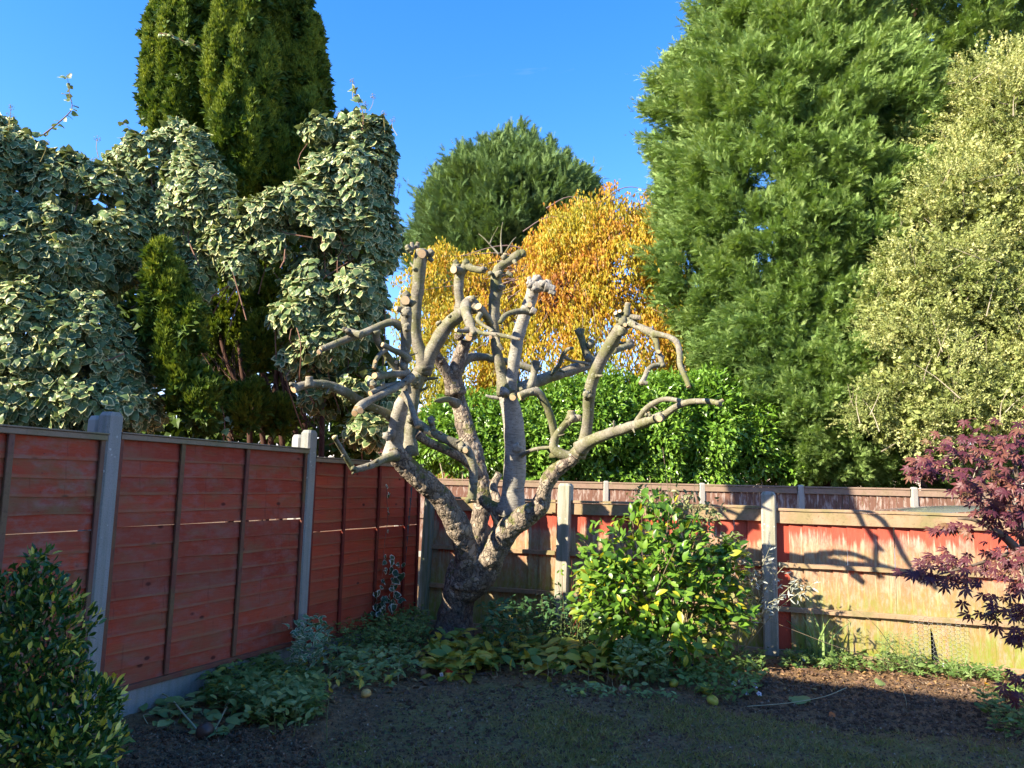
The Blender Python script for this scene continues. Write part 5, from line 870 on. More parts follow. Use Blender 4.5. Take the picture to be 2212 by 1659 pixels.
L2 = [(385, 300, Y, 55, 50, .3), (360, 400, Y, 65, 80, .35), (415, 390, Y-.1, 70, 90, .35), (450, 430, Y-.2, 66, 80, .3), (490, 520, Y-.25, 40, 50, .2), (520, 560, Y-.25, 30, 60, .18), (390, 480, Y-.1, 70, 70, .35), (410, 540, Y-.1, 45, 50, .25), (385, 540, Y-.15, 26, 50, .2), (330, 330, Y, 70, 40, .35), (290, 360, Y+.1, 60, 50, .35), (480, 480, Y-.2, 50, 30, .2), (420, 320, Y-.1, 40, 45, .25), (500, 455, Y-.3, 50, 34, .2), (430, 600, Y-.2, 26, 60, .18), (470, 530, Y-.2, 34, 30, .18)]
ivy('sunlit pale ivy draped over the left side of the yew', base_at(400, Y), L2, 8000, 240, [(205, 345, 7), (240, 340, 6), (285, 330, 7), (300, 345, 7), (265, 350, 6)], Y-.2, 50, light=.14, inner=260, holes=-.6)
L3 = [(770, 310, Y+.2, 62, 60, .35), (760, 400, Y+.1, 90, 110, .45), (810, 360, Y+.2, 40, 110, .3), (780, 520, Y+.1, 70, 110, .45), (800, 640, Y+.1, 40, 80, .35), (720, 500, Y-.1, 60, 90, .35), (770, 620, Y, 60, 80, .35), (745, 700, Y, 60, 60, .3), (640, 440, Y-.2, 80, 50, .3), (580, 460, Y-.3, 45, 35, .2), (690, 470, Y-.2, 55, 60, .3), (690, 280, Y-.1, 40, 30, .15), (680, 620, Y-.1, 70, 80, .3), (700, 740, Y-.1, 55, 45, .25), (640, 680, Y-.2, 55, 40, .2), (780, 830, Y, 50, 50, .3), (700, 850, Y+.2, 55, 50, .25), (840, 880, Y+.2, 40, 50, .3), (800, 920, Y+.1, 60, 40, .25), (640, 780, Y, 30, 30, .2), (730, 600, Y+.1, 70, 160, .35), (830, 520, Y+.2, 34, 90, .3), (600, 520, Y-.2, 50, 40, .2), (560, 470, Y-.3, 50, 40, .2), (700, 400, Y, 50, 80, .3)]
ivy('dark ivy with flower heads hanging on the right side of the yew', base_at(740, Y), L3, 10000, 240, [(762, 175, 6), (806, 208, 6), (848, 258, 6), (800, 265, 6), (775, 250, 6), (830, 245, 6), (730, 245, 5), (850, 380, 5), (862, 400, 5), (848, 440, 4), (742, 250, 5), (790, 225, 5)], Y, 60, sz=(.06, .115), inner=500, holes=-.42, nh=3.2)
# dark evergreen shrubs behind the yew and low cypress behind the right end of the brown fence
Y = 10.6; C, Rr = blobs_px([(260, 700, Y, 110, 200, .6), (370, 760, Y, 110, 200, .5), (480, 780, Y+.2, 120, 200, .5), (620, 780, Y+.3, 120, 200, .5), (750, 800, Y+.3, 90, 170, .5), (840, 880, Y+.3, 60, 110, .4), (150, 700, Y, 120, 250, .6), (320, 930, Y, 120, 90, .5), (480, 940, Y, 120, 90, .5), (640, 950, Y, 120, 90, .5), (780, 960, Y, 100, 80, .5), (200, 930, Y, 120, 90, .5)])
dk = thing('evergreen_shrub', 'dense dark evergreen shrub in the gloom behind the yew and ivy', 'shrub', base_at(500, Y)); pos, nr = on_blobs(C, Rr, 9000, .9, .15, 2, 9, -1, .0)
foliage(dk, [t_quad(.7, .3, .3)], pos, unit(rng.normal(size=pos.shape)-UP*.3), unit(nr+rng.normal(0, .6, pos.shape)), rng.uniform(.12, .2, len(pos)), rng.uniform(0, .4, len(pos)), MY)
trunk_part(dk, [(*(base_at(500, Y)-UP*.1), .08), (*(base_at(500, Y)+UP*1.5), .05), (*(base_at(500, Y)+UP*3), .02)], mat=MT_BR2)
Y = 17.4; s_ = Y/FPX
conifer('shaded cypress low behind the fence at the right, between its trunks and the maple', base_at(2060, Y), [(.05, 190*s_), (1.2, 230*s_), (z_at(930, Y), 230*s_), (z_at(850, Y), 150*s_), (z_at(800, Y), 40*s_)], 300, 50, MC1, .25, 'cypress trees beyond the brown fence', 18, up=.1)
# single long ivy shoots standing against the sky and trailing over the yew
def shoot(root_label, path, Y, r0, step, side, keep=14, name='ivy_shoot', szr=(.05, .085), grp='single ivy shoots'):
    w = W([(a, b, r0) for a, b in path], Y, Y); root = thing(name, root_label, 'ivy', w[0][:3], 0, grp); w[:, 3] = np.linspace(r0*Y/FPX, .0015, len(w)); S = catmull(w, step)
    V, F, at, *_ = tube(w, 6, .04, .03); obj('stem', V, F, MST, root, attrs=at); pos = S[::1, :3]; n = len(pos); d = rng.normal(size=(n, 3)); d[:, 2] *= .5
    foliage(root, IV, pos+unit(d)*.015, unit(d+np.array([0, 0, -.3])), unit(rng.normal(0, .5, (n, 3))+np.array([-.2, -.7, .7])), rng.uniform(*szr, n), rng.uniform(.3, 1, n), MI, keep=n, smooth=True)
shoot('thin ivy shoot standing up against the sky at the far left', [(95, 290), (130, 262), (155, 235), (150, 200), (145, 160)], 7.4, 1.6, .04, 0)
shoot('ivy shoot reaching left from the pale ivy beside the yew', [(350, 330), (320, 310), (290, 285), (262, 262)], 7.7, 1.6, .05, 0)
shoot('white leaved ivy shoot high on the upper part of the yew', [(345, 72), (365, 75), (385, 82), (402, 92), (428, 98)], 8.3, 1.4, .022, 0)
shoot('tall ivy shoot with flower heads against the sky right of the yew', [(780, 300), (785, 250), (772, 215), (765, 182)], 7.9, 1.6, .035, 0, szr=(.05, .09))
shoot('trailing ivy shoot hanging beside the lower yew fronds', [(430, 720), (440, 760), (425, 790), (410, 830), (418, 800)], 8.1, 2.0, .05, 0)
shoot('pale ivy shoot rising just above the middle red panel', [(482, 955), (485, 925), (484, 900), (478, 872)], 7.4, 1.8, .045, 0)
shoot('loose ivy strand hanging down in front of the dark yew stems', [(650, 560), (660, 620), (655, 700), (690, 780)], 7.8, 1.8, .045, 0)
shoot('short ivy strand across the dark gap in the middle of the yew', [(540, 540), (580, 570), (600, 600), (640, 640)], 7.8, 1.6, .04, 0)

# ------------------------------------------------------------------ plants and small things in the garden
def gpoly(poly, n):
    """n ground points inside a picture polygon"""
    p = np.array(poly, float); out = []
    lo, hi = p.min(0), p.max(0); a = np.array([G(*lo)[1]]); 
    W_ = np.array([G(u, v)[:2] for u, v in poly]); lo, hi = W_.min(0), W_.max(0)
    while len(out) < n:
        q = rng.uniform(lo, hi, (n*3, 2)); ins = np.zeros(len(q), bool); j = len(W_)-1
        for i in range(len(W_)):
            (xi, yi), (xj, yj) = W_[i], W_[j]; c = ((yi > q[:, 1]) != (yj > q[:, 1])) & (q[:, 0] < (xj-xi)*(q[:, 1]-yi)/(yj-yi+1e-12)+xi); ins ^= c; j = i
        out += list(q[ins])
    q = np.array(out[:n]); return np.c_[q, gz(q[:, 0], q[:, 1])]
def stems_between(root, base, tips, r0, mat, name='stems', bend=.12, droop=0., sep=False, sides=5):
    ps = []
    for e in tips:
        b = base+np.r_[rng.normal(0, .03, 2), 0]; m1 = b+(e-b)*.45+UP*np.linalg.norm(e-b)*bend*rng.uniform(.5, 1.5)+rng.normal(0, .02, 3); V, F, at, *_ = tube(np.array([[*b, r0], [*m1, r0*.75], [*(e+UP*droop), r0*.4], [*e, r0*.3]]), sides, .06, .04, cap=False)
        if sep: obj('stem', V, F, mat, root, smooth=True)
        else: ps.append((V, F))
    if ps: V, F = merge(ps); o = obj(name, V, F, mat, root); o['kind'] = 'stuff' if len(tips) > 12 else None
    if ps and len(tips) <= 12: del o['kind']
MGs = mat_plain('green_stem', (.12, .16, .06), .7, .2); MWd = mat_plain('woody_stem', (.20, .15, .10), .85, .15); MPs = mat_plain('pale_stem', (.38, .36, .22), .7, .2)
# leafy evergreen shrub in sun
MV = leaf_mat('shrub_leaf', [(0, (.04, .11, .014)), (.5, (.12, .25, .025)), (.84, (.20, .33, .035)), (.91, (.50, .45, .03)), (1, (.6, .45, .03))], rough=.35, trans=.32, spec=.45, big=4, var=.12)
Y = 6.75; vb = np.array([P(1410, 1480, Y)[0], Y, 0]); vs = thing('viburnum_shrub', 'leafy bright green shrub with a few yellow leaves in front of the dappled fence', 'shrub', vb)
C, Rr = blobs_px([(1360, 1200, Y, 100, 80, .38), (1450, 1170, Y, 90, 75, .35), (1330, 1290, Y-.1, 75, 75, .35), (1430, 1280, Y-.15, 110, 90, .4), (1520, 1250, Y+.05, 75, 85, .35), (1340, 1370, Y-.15, 60, 60, .3), (1430, 1370, Y-.2, 90, 70, .35), (1530, 1350, Y, 55, 65, .3), (1420, 1110, Y+.05, 60, 40, .25), (1290, 1230, Y, 35, 40, .2), (1570, 1200, Y+.1, 40, 50, .25), (1275, 1300, Y-.1, 35, 45, .2), (1580, 1320, Y, 40, 60, .25)])
pos, nr = on_blobs(C, Rr, 2500, .75, .22, 4, 3, -.5, .35); m = fbm(pos, 4.5, 2, 4) > -.42; pos, nr = pos[m], nr[m]; cen = np.array([*P(1410, 1330, Y)]); out = unit(pos-cen)
tip = unit(out*.7+rng.normal(0, .5, pos.shape)-UP*.15); foliage(vs, [t_ovate(.5, .22, .18, 4), t_ovate(.46, .3, .3, 4), t_ovate(.55, .12, .05, 4, wave=.02)], pos, tip, unit(out*.6+UP*.9+np.array([-.3, -.4, 0])+rng.normal(0, .35, pos.shape)), rng.uniform(.06, .115, len(pos)), rng.uniform(0, 1, len(pos))**.9, MV, 300, smooth=True)
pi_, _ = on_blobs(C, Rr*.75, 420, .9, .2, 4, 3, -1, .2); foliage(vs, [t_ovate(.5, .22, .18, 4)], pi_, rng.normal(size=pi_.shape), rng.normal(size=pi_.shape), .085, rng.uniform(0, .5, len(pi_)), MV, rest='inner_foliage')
tp = pos[rng.choice(len(pos), 70)]; stems_between(vs, vb, tp, .007, MWd, bend=.1)
# its bare thin top with small curled leaves
Y2 = 6.7; MVc = leaf_mat('curled_leaf', [(0, (.10, .14, .05)), (.5, (.22, .26, .10)), (1, (.42, .38, .20))], rough=.5, trans=.25)
cu = thing('straggly_shrub', 'straggly bush with small curled pale leaves behind the top of the leafy shrub', 'shrub', np.array([P(1480, 1400, Y2)[0], Y2+.3, 0])); C, Rr = blobs_px([(1450, 1080, Y2+.2, 60, 30, .2), (1520, 1110, Y2+.2, 55, 40, .2), (1570, 1190, Y2+.2, 45, 60, .2), (1490, 1150, Y2+.2, 60, 45, .2), (1600, 1270, Y2+.1, 30, 50, .15), (1390, 1075, Y2+.2, 30, 25, .15)])
pos, nr = on_blobs(C, Rr, 520, .9, .3, 4, 4, -1, .2); foliage(cu, [t_ovate(.4, .5, .5, 4), t_ovate(.5, .6, .3, 4)], pos, unit(rng.normal(size=pos.shape)+UP*.2), rng.normal(size=pos.shape), rng.uniform(.03, .065, len(pos)), rng.uniform(size=len(pos)), MVc, 120)
tips = pos[rng.choice(len(pos), 26)]; stems_between(cu, np.array(cu.location), np.vstack([tips, [P(1433, 980, Y2), P(1448, 1035, Y2), P(1500, 1050, Y2), P(1405, 1040, Y2)]]), .006, MWd, bend=.06)
# silver leaved stems leaning right across the post
MS = leaf_mat('silver_leaf', [(0, (.30, .33, .26)), (1, (.62, .64, .56))], rough=.5, trans=.2)
sb = thing('silver_shrub', 'thin dry stems with narrow silvery leaves crossing the foot of the sunlit post', 'shrub', G(1590, 1420)); Ys = 6.7; ends = []
for (a, b) in [((1720, 1255), .0), ((1700, 1215), .1), ((1660, 1190), .0), ((1690, 1290), -.1), ((1640, 1240), .1), ((1755, 1262), -.1), ((1620, 1200), 0), ((1660, 1310), 0)]: ends.append(P(a[0], a[1], Ys+b))
ends = np.array(ends); stems_between(sb, np.array(sb.location), ends, .005, MPs, bend=.1, sep=True); pos = []
for e in ends:
    b = np.array(sb.location)
    for f in rng.uniform(.55, 1.03, 26): pos.append(b+(e-b)*f+UP*np.linalg.norm(e-b)*.1*(1-f)*2+rng.normal(0, .025, 3))
pos = np.array(pos); foliage(sb, [t_ovate(.22, .3, .3, 3)], pos, unit(rng.normal(size=pos.shape)+np.array([.5, 0, -.1])), rng.normal(size=pos.shape), rng.uniform(.035, .08, len(pos)), rng.uniform(size=len(pos)), MS, 60)
# red maple at the right
MMp = leaf_mat('maple_leaf', [(0, (.07, .018, .03)), (.45, (.14, .038, .052)), (.75, (.22, .085, .06)), (1, (.20, .17, .05))], rough=.45, trans=.35, spec=.35, big=3, var=.3, back=(.19, .06, .055))
Ym = 4.75; mb = np.array([P(2290, 1300, Ym)[0], Ym, 0]); mp_ = thing('japanese_maple', 'dark red Japanese maple with deeply cut leaves at the right edge', 'tree', mb)
C, Rr = blobs_px([(2040, 975, Ym, 62, 24, .2), (2000, 1010, Ym-.1, 48, 22, .18), (2110, 955, Ym, 80, 40, .3), (2180, 950, Ym-.2, 55, 30, .25), (2150, 1010, Ym-.1, 90, 38, .3), (2075, 1030, Ym-.2, 70, 22, .25), (2170, 1060, Ym, 80, 34, .3), (2110, 1060, Ym-.15, 60, 18, .2), (2140, 1110, Ym-.1, 60, 22, .22), (2190, 1120, Ym, 50, 40, .25), (1995, 1240, Ym-.1, 60, 13, .18), (2060, 1215, Ym-.1, 70, 20, .2), (2130, 1225, Ym, 70, 26, .25), (2190, 1205, Ym, 45, 40, .25), (2080, 1255, Ym-.15, 60, 15, .2), (2150, 1320, Ym-.1, 60, 30, .25), (2200, 1300, Ym-.1, 40, 50, .25), (2190, 1370, Ym-.1, 34, 18, .2), (2205, 1470, Ym-.2, 26, 22, .15), (2180, 1500, Ym-.2, 26, 14, .15), (2060, 1145, Ym, 50, 10, .15), (2260, 1000, Ym, 50, 120, .3), (2260, 1250, Ym, 50, 200, .3)])
pos, nr = on_blobs(C, Rr*np.array([1, 1, 1.35]), 700, .95, .3, 4, 5, -1, .2, zmin=.1); ctr = P(2290, 1150, Ym); out = unit((pos-ctr)*np.array([1, 1, .3]))
tip = unit(out*.75-UP*.55+rng.normal(0, .35, pos.shape)); foliage(mp_, [t_palm(7, s, .17, .3) for s in range(5)], pos, tip, unit(UP*1.0+np.array([-.35, -.75, 0])+rng.normal(0, .3, pos.shape)), rng.uniform(.040, .072, len(pos)), rng.uniform(0, 1, len(pos)), MMp, 300)
MMb = mat_plain('maple_bark', (.16, .12, .09), .75, .25); tp = []
for path in ([(2290, 1500, 16), (2262, 1350, 14), (2225, 1240, 12), (2190, 1180, 10), (2155, 1150, 7), (2110, 1125, 4), (2070, 1120, 2.5)], [(2225, 1240, 9), (2205, 1150, 7), (2180, 1080, 5), (2150, 1020, 4), (2100, 985, 3), (2040, 985, 2)], [(2195, 1190, 6), (2150, 1205, 4), (2090, 1225, 3), (2010, 1245, 1.6)], [(2262, 1350, 8), (2220, 1320, 5), (2160, 1320, 3), (2120, 1330, 2)], [(2205, 1150, 6), (2200, 1050, 5), (2185, 980, 3), (2165, 945, 2)], [(2180, 1080, 4), (2130, 1060, 3), (2080, 1035, 2), (2010, 1020, 1.3)], [(2275, 1450, 8), (2230, 1450, 4), (2180, 1480, 2)]):
    w = W(path, Ym+.15, Ym); V, F, at, *_ = tube(w, 8, .04, .06); obj('branch', V, F, MMb, mp_, smooth=True)
w = np.array([[*mb[:2], -.1, .055], [mb[0]+.02, mb[1], .3, .05], [*P(2290, 1500, Ym), .045]]); V, F, *_ = tube(w, 10, .05, .08); obj('trunk', V, F, MMb, mp_, smooth=True)
# yellow and green evergreen at the lower left
ME = leaf_mat('euonymus_leaf', [(0, (.025, .075, .014)), (.60, (.06, .15, .022)), (.69, (.12, .2, .025)), (.71, (.70, .60, .06)), (1, (.85, .76, .16))], rough=.3, trans=.2, spec=.5, big=6, var=.06)
Ye = 3.55; eu = thing('euonymus_bush', 'glossy yellow and green variegated bush at the lower left corner', 'bush', np.array([P(80, 1600, Ye)[0], Ye, 0]))
EB = [(90, 1215, Ye, 22, 40, .1), (60, 1290, Ye, 55, 60, .2), (120, 1300, Ye, 40, 50, .15), (90, 1370, Ye-.05, 85, 75, .25), (20, 1330, Ye, 45, 80, .2), (60, 1460, Ye-.1, 90, 90, .3), (130, 1450, Ye-.05, 50, 60, .2), (120, 1550, Ye-.15, 110, 80, .3), (200, 1530, Ye-.1, 50, 50, .2), (40, 1600, Ye-.2, 100, 90, .3), (180, 1620, Ye-.2, 75, 70, .25), (-30, 1450, Ye, 60, 220, .3), (235, 1495, Ye-.1, 22, 25, .08)]
C, Rr = blobs_px(EB); pos, nr = on_blobs(C, Rr, 4200, .5, .22, 6, 6, -.5, .55); k = rng.integers(0, 700, len(pos)); 
foliage(eu, [t_ovate(.36, .3, .2, 3), t_ovate(.42, .2, .35, 3), t_ovate(.32, .4, .1, 3)], pos, unit(nr*.8+UP*.6+rng.normal(0, .45, pos.shape)), unit(nr*.5+UP*.5+rng.normal(0, .5, pos.shape)), rng.uniform(.03, .05, len(pos)), np.clip(rng.uniform(size=len(pos))*.9+.15*fbm(pos, 5, 2, 3)-.02, 0, 1), ME, 300, smooth=True)
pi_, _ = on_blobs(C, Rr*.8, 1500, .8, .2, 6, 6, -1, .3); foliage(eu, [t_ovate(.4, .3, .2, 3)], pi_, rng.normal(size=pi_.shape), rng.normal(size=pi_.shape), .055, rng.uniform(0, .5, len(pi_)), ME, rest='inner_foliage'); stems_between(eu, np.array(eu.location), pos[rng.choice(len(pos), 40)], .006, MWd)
MHell = leaf_mat('palmate_leaf', [(0, (.07, .16, .03)), (1, (.17, .27, .05))], rough=.4, trans=.3)
hp_ = thing('hellebore', 'light green hand-shaped leaf beside the yellow and green bush', 'plant', G(215, 1640)); b = np.array(hp_.location); c = [P(228, 1585, 4.1), P(190, 1618, 4.0), P(252, 1590, 4.15), P(205, 1650, 4.0)]; foliage(hp_, [t_palm(5, 3, .30, .2)], np.array(c), np.array([(.7, -.3, .3), (.6, -.5, -.3), (1, .2, -.2), (.3, -.8, -.4)]), np.array([(-.2, -.5, 1)]*4)+0., np.array([.13, .13, .10, .13]), np.array([.9, .5, .7, .3]), MHell, 4); stems_between(hp_, b, c, .003, MGs)
# low planting: a general mat builder
def bed(label, cat, name, poly, n, hmax, tm, sz, mat, keep, up=.5, group=None, clump=None, nup=.8, stems=0, smooth=True, smat=None, spread=.0):
    g = gpoly(poly, clump or n)
    if clump: k = rng.integers(0, clump, n); base = g[k]+np.c_[rng.normal(0, spread, (n, 2)), np.zeros(n)]
    else: base = g
    c = g.mean(0); root = thing(name, label, cat, (c[0], c[1], 0), 0, group); h = rng.uniform(.02, 1, n)**.8*hmax; pos = base+UP*h[:, None]; o_ = rng.normal(size=(n, 3)); o_[:, 2] = 0
    tip = unit(unit(o_)+UP*(up+rng.normal(0, .3, n))[:, None]); foliage(root, tm, pos, tip, unit(UP*nup+rng.normal(0, .35, (n, 3))+np.array([0, -.25, 0])), rng.uniform(*sz, n), rng.uniform(size=n), mat, keep, smooth=smooth)
    if stems:
        ps = []
        for i in rng.choice(n, stems): a = base[i]; e = pos[i]; ps.append(tube(np.array([[*(a-UP*.02), .003], [*((a+e)/2+rng.normal(0, .015, 3)), .0025], [*e, .0015]]), 4, .05, 0, cap=False)[:2])
        V, F = merge(ps); o = obj('stems', V, F, smat or MGs, root); o['kind'] = 'stuff'
    return root
OV = [t_ovate(.45, .25, .25, 3), t_ovate(.5, .15, .4, 3), t_ovate(.4, .35, .1, 3)]
MG1 = leaf_mat('dull_green_leaf', [(0, (.06, .12, .022)), (.6, (.13, .21, .045)), (.93, (.22, .30, .09)), (1, (.45, .38, .05))], rough=.5, trans=.25, big=4, var=.2)
MG2 = leaf_mat('grey_green_leaf', [(0, (.13, .19, .05)), (.6, (.22, .30, .10)), (1, (.34, .40, .17))], rough=.55, trans=.25, big=4)
MG3 = leaf_mat('dark_leaf', [(0, (.03, .08, .03)), (.6, (.06, .14, .045)), (1, (.12, .21, .07))], rough=.38, trans=.2, big=4)
MHo = leaf_mat('hosta_leaf', [(0, (.06, .15, .04)), (.35, (.15, .24, .05)), (.6, (.42, .40, .06)), (.85, (.55, .42, .06)), (1, (.34, .17, .05))], rough=.4, trans=.3, big=3, var=.2)
MVar = leaf_mat('cream_edged_leaf', [(0, (.07, .16, .07)), (1, (.14, .27, .12))], rim=(.62, .62, .42), rimpos=(.5, .85), rough=.4, trans=.2)
bed('cream-edged variegated shrub at the foot of the concrete post', 'shrub', 'variegated_shrub', [(610, 1440), (700, 1425), (710, 1480), (640, 1500)], 340, .38, OV, (.045, .08), MVar, 200, .6, stems=30)
bed('ferny green geranium spreading along the gravel board', 'plant', 'geranium', [(425, 1500), (560, 1450), (700, 1500), (700, 1570), (560, 1580), (450, 1540)], 1500, .16, [t_palm(5, 4, .22, .2), t_palm(7, 5, .2, .2)], (.03, .055), MG1, 200, .2, nup=1.2)
bed('lanky stems with oval green leaves flopping over the soil at the left', 'plant', 'sage_plant', [(500, 1560), (640, 1530), (690, 1600), (560, 1600)], 260, .24, OV, (.04, .085), MG2, 160, .6, clump=22, spread=.08, stems=14, smat=MGs)
bed('grey-green plant with pale cut stems lying right of the cream-edged shrub', 'plant', 'cut_perennial', [(720, 1440), (880, 1425), (905, 1470), (780, 1500), (710, 1480)], 520, .16, OV, (.045, .085), MG2, 200, .2, stems=40, smat=MPs)
for (lb, pts) in (('pale cut stem lying right of the cream-edged shrub, pointing up right', [(700, 1475), (750, 1445), (800, 1425)]), ('pale cut stem lying almost flat over the grey-green leaves', [(690, 1480), (770, 1462), (850, 1440)]), ('pale bent stem arching over the dark soil at the lower left', [(290, 1520), (350, 1530), (400, 1575), (430, 1590)]), ('pale upright cut stem over the dark soil at the lower left', [(460, 1590), (500, 1540), (530, 1510)])):
    w = np.array([[*(G(u, v)+UP*h), .006] for (u, v), h in zip(pts, (.02, .09, .07, .02))]); V, F, *_ = tube(w, 7, .03, .05); o = obj('plant_stalk', V, F, MPs, None, origin=G(*pts[0]), smooth=True); tag(o, lb, 'stalk', 'cut stalks on the left bed')
bed('low wilted leaves lying on the dark soil at the lower left', 'plant', 'wilted_plant', [(290, 1540), (420, 1520), (520, 1560), (500, 1610), (340, 1590)], 70, .08, [t_ovate(.6, .1, .3, 4, wave=.03)], (.07, .13), MG2, 60, .05, nup=1.5, stems=20, smat=MPs)
bed('tangle of low green weeds at the foot of the deep red panel', 'plant', 'weeds', [(660, 1400), (760, 1370), (900, 1350), (935, 1400), (900, 1440), (760, 1440), (690, 1430)], 2400, .26, OV+[t_palm(5, 6, .2, .2)], (.025, .055), MG1, 200, .3, stems=120)
bed('trailing weeds right of the cut tree trunk under the fence', 'plant', 'weeds', [(1030, 1400), (1100, 1370), (1300, 1370), (1330, 1410), (1200, 1430)], 1300, .22, OV, (.03, .06), MG1, 120, .3, stems=80)
bed('dark blue-green mahonia with toothed leaflets just right of the tree trunk', 'shrub', 'mahonia', [(1030, 1420), (1130, 1410), (1150, 1440), (1050, 1450)], 330, .50, OV, (.05, .085), MG3, 220, -.1, stems=30)
bed('dark leafy stems rising under the concrete post behind the tree', 'shrub', 'dark_shrub', [(1150, 1400), (1270, 1390), (1280, 1420), (1170, 1430)], 380, .52, OV, (.04, .07), MG3, 200, -.1, stems=40)
ho = [(905, 1440), (1000, 1410), (1100, 1420), (1250, 1425), (1350, 1440), (1350, 1490), (1250, 1490), (1100, 1465), (960, 1470)]
bed('bed of yellowing hosta leaves at the foot of the cut tree', 'plant', 'hosta', ho, 620, .17, [t_ovate(.42, .3, .35, 5, wave=.015), t_ovate(.36, .4, .5, 5), t_ovate(.48, .15, .2, 5, wave=.02)], (.09, .17), MHo, 300, .35, clump=60, spread=.06, nup=.9, stems=90, smat=MPs)
bed('grey-green fleshy sedum below the leafy shrub', 'plant', 'sedum', [(1330, 1470), (1440, 1465), (1450, 1490), (1340, 1495)], 300, .30, OV, (.05, .085), MG2, 200, .6, stems=30)
bed('small weedy rosettes along the lawn edge left of the fallen fruit', 'plant', 'rosette_weeds', [(1220, 1485), (1440, 1500), (1470, 1520), (1230, 1505)], 150, .05, OV, (.03, .06), MG2, 120, .4)
bed('mixed low leaves and flower stems around the fallen fruit', 'plant', 'pansy_plants', [(1450, 1460), (1600, 1440), (1660, 1440), (1640, 1510), (1560, 1530), (1470, 1500)], 900, .13, OV+[t_ovate(.12, .3, .4, 3)], (.035, .075), MG1, 160, .5, stems=60)
bed('sunlit weeds along the foot of the bright fence', 'plant', 'weeds', [(1690, 1430), (1760, 1425), (1900, 1435), (2050, 1450), (2190, 1470), (2190, 1490), (2000, 1470), (1800, 1455), (1690, 1455)], 900, .09, OV+[t_palm(5, 6, .2, .2)], (.03, .07), MG1, 150, .35, stems=60)
bed('wispy flowering weed in front of the chicken wire', 'plant', 'weeds', [(1900, 1445), (1990, 1455), (1985, 1465), (1905, 1458)], 500, .30, [t_ovate(.25, .3, .3, 2)], (.02, .045), MG2, 60, .6, stems=22, smat=MGs)
bed('low plants in shade under the red maple at the right edge', 'plant', 'undergrowth', [(2110, 1530), (2240, 1500), (2240, 1620), (2150, 1600)], 500, .14, OV, (.03, .07), MG1, 100, .4, stems=30)
# ivy trailing on the corner panel and at its foot
MIw = leaf_mat('white_edged_ivy', [(0, (.02, .06, .035)), (1, (.05, .12, .05))], rim=(.68, .70, .60), rimpos=(.55, .8), rough=.4, trans=.15, spec=.4, big=4)
def wallivy(lb, pts, n, sz, r0=1.5, jit=.02):
    pts = [(a, b, r0) for a, b in pts]; ys = [7.98-.0*a for a, *_ in pts]; w = []
    for a, b, r in pts:
        d = CM @ np.array([(a-1106)/FPX, -(b-829.5)/FPX, -1.0]); nrm = np.array([.917, -.4, 0]); p0 = np.array([*LP[2], 0])+nrm*.055; t = np.dot(p0-CAM, nrm)/np.dot(d, nrm); w.append([*(CAM+d*t), .0025])
    w = np.array(w); root = thing('ivy_trail', lb, 'ivy', w[-1][:3], 0, 'ivy trails on the corner panel'); V, F, at, *_ = tube(w, 5, .03, .03); obj('stem', V, F, MST, root); S = catmull(w, .01); k = np.sort(rng.integers(0, len(S), n)); pos = S[k, :3]+rng.normal(0, jit, (n, 3))*np.array([.6, .6, 1])+nrm*.02
    foliage(root, IV, pos, unit(-UP+rng.normal(0, .5, (n, 3))+nrm*.3), unit(nrm*1.2+UP*.4+rng.normal(0, .3, (n, 3))), rng.uniform(*sz, n), rng.uniform(size=n), MIw, n)
wallivy('sparse string of small ivy leaves hanging down the deep red corner panel', [(834, 1045), (837, 1120), (830, 1180), (826, 1240), (822, 1270)], 16, (.035, .06), jit=.015)
wallivy('white-edged ivy cluster at the foot of the deep red corner panel', [(845, 1215), (852, 1240), (840, 1290), (815, 1300), (850, 1325)], 44, (.06, .10), jit=.06)
# iris blades, grass clump
MIr = leaf_mat('iris_leaf', [(0, (.13, .24, .06)), (1, (.30, .42, .14))], rough=.45, trans=.3)
def blades(name, lb, u, v, n, L, w, mat, lean=.35, spread=.04):
    b = G(u, v); root = thing(name, lb, 'plant', b)
    for i in range(n):
        d = rng.normal(0, lean, 2); l = L*rng.uniform(.55, 1.0); o_ = b+np.r_[rng.normal(0, spread, 2), 0]; m = 7; t = np.linspace(0, 1, m); x = np.c_[o_[0]+d[0]*l*t**1.7, o_[1]+d[1]*l*t**1.7, l*t*(1-.35*np.hypot(*d)*t)]; s = unit(np.r_[rng.normal(size=2), 0]+np.array([.8, 0, 0]))*w*.5
        ww = (1-t**3)[:, None]; V = np.vstack([x-s*ww, x+np.array([0, -.003, 0]), x+s*ww]); F = [(q*m+k, q*m+k+1, (q+1)*m+k+1, (q+1)*m+k) for q in (0, 1) for k in range(m-1)]; obj('leaf', V, np.array(F), mat, root, attrs={'rnd': np.full(len(V), rng.uniform()), 'rim': np.zeros(len(V))}, smooth=True)
blades('iris_clump', 'tall pale green sword-shaped leaves in sun at the fence foot right of the post', 1778, 1438, 17, .62, .022, MIr, .38)
blades('sedge_clump', 'arching grassy tuft at the fence foot near the maple', 2075, 1470, 24, .30, .008, MIr, .75)
blades('sedge_clump', 'small grassy tuft below the leafy shrub beside the fallen fruit', 1490, 1480, 22, .22, .006, MG1, .5)
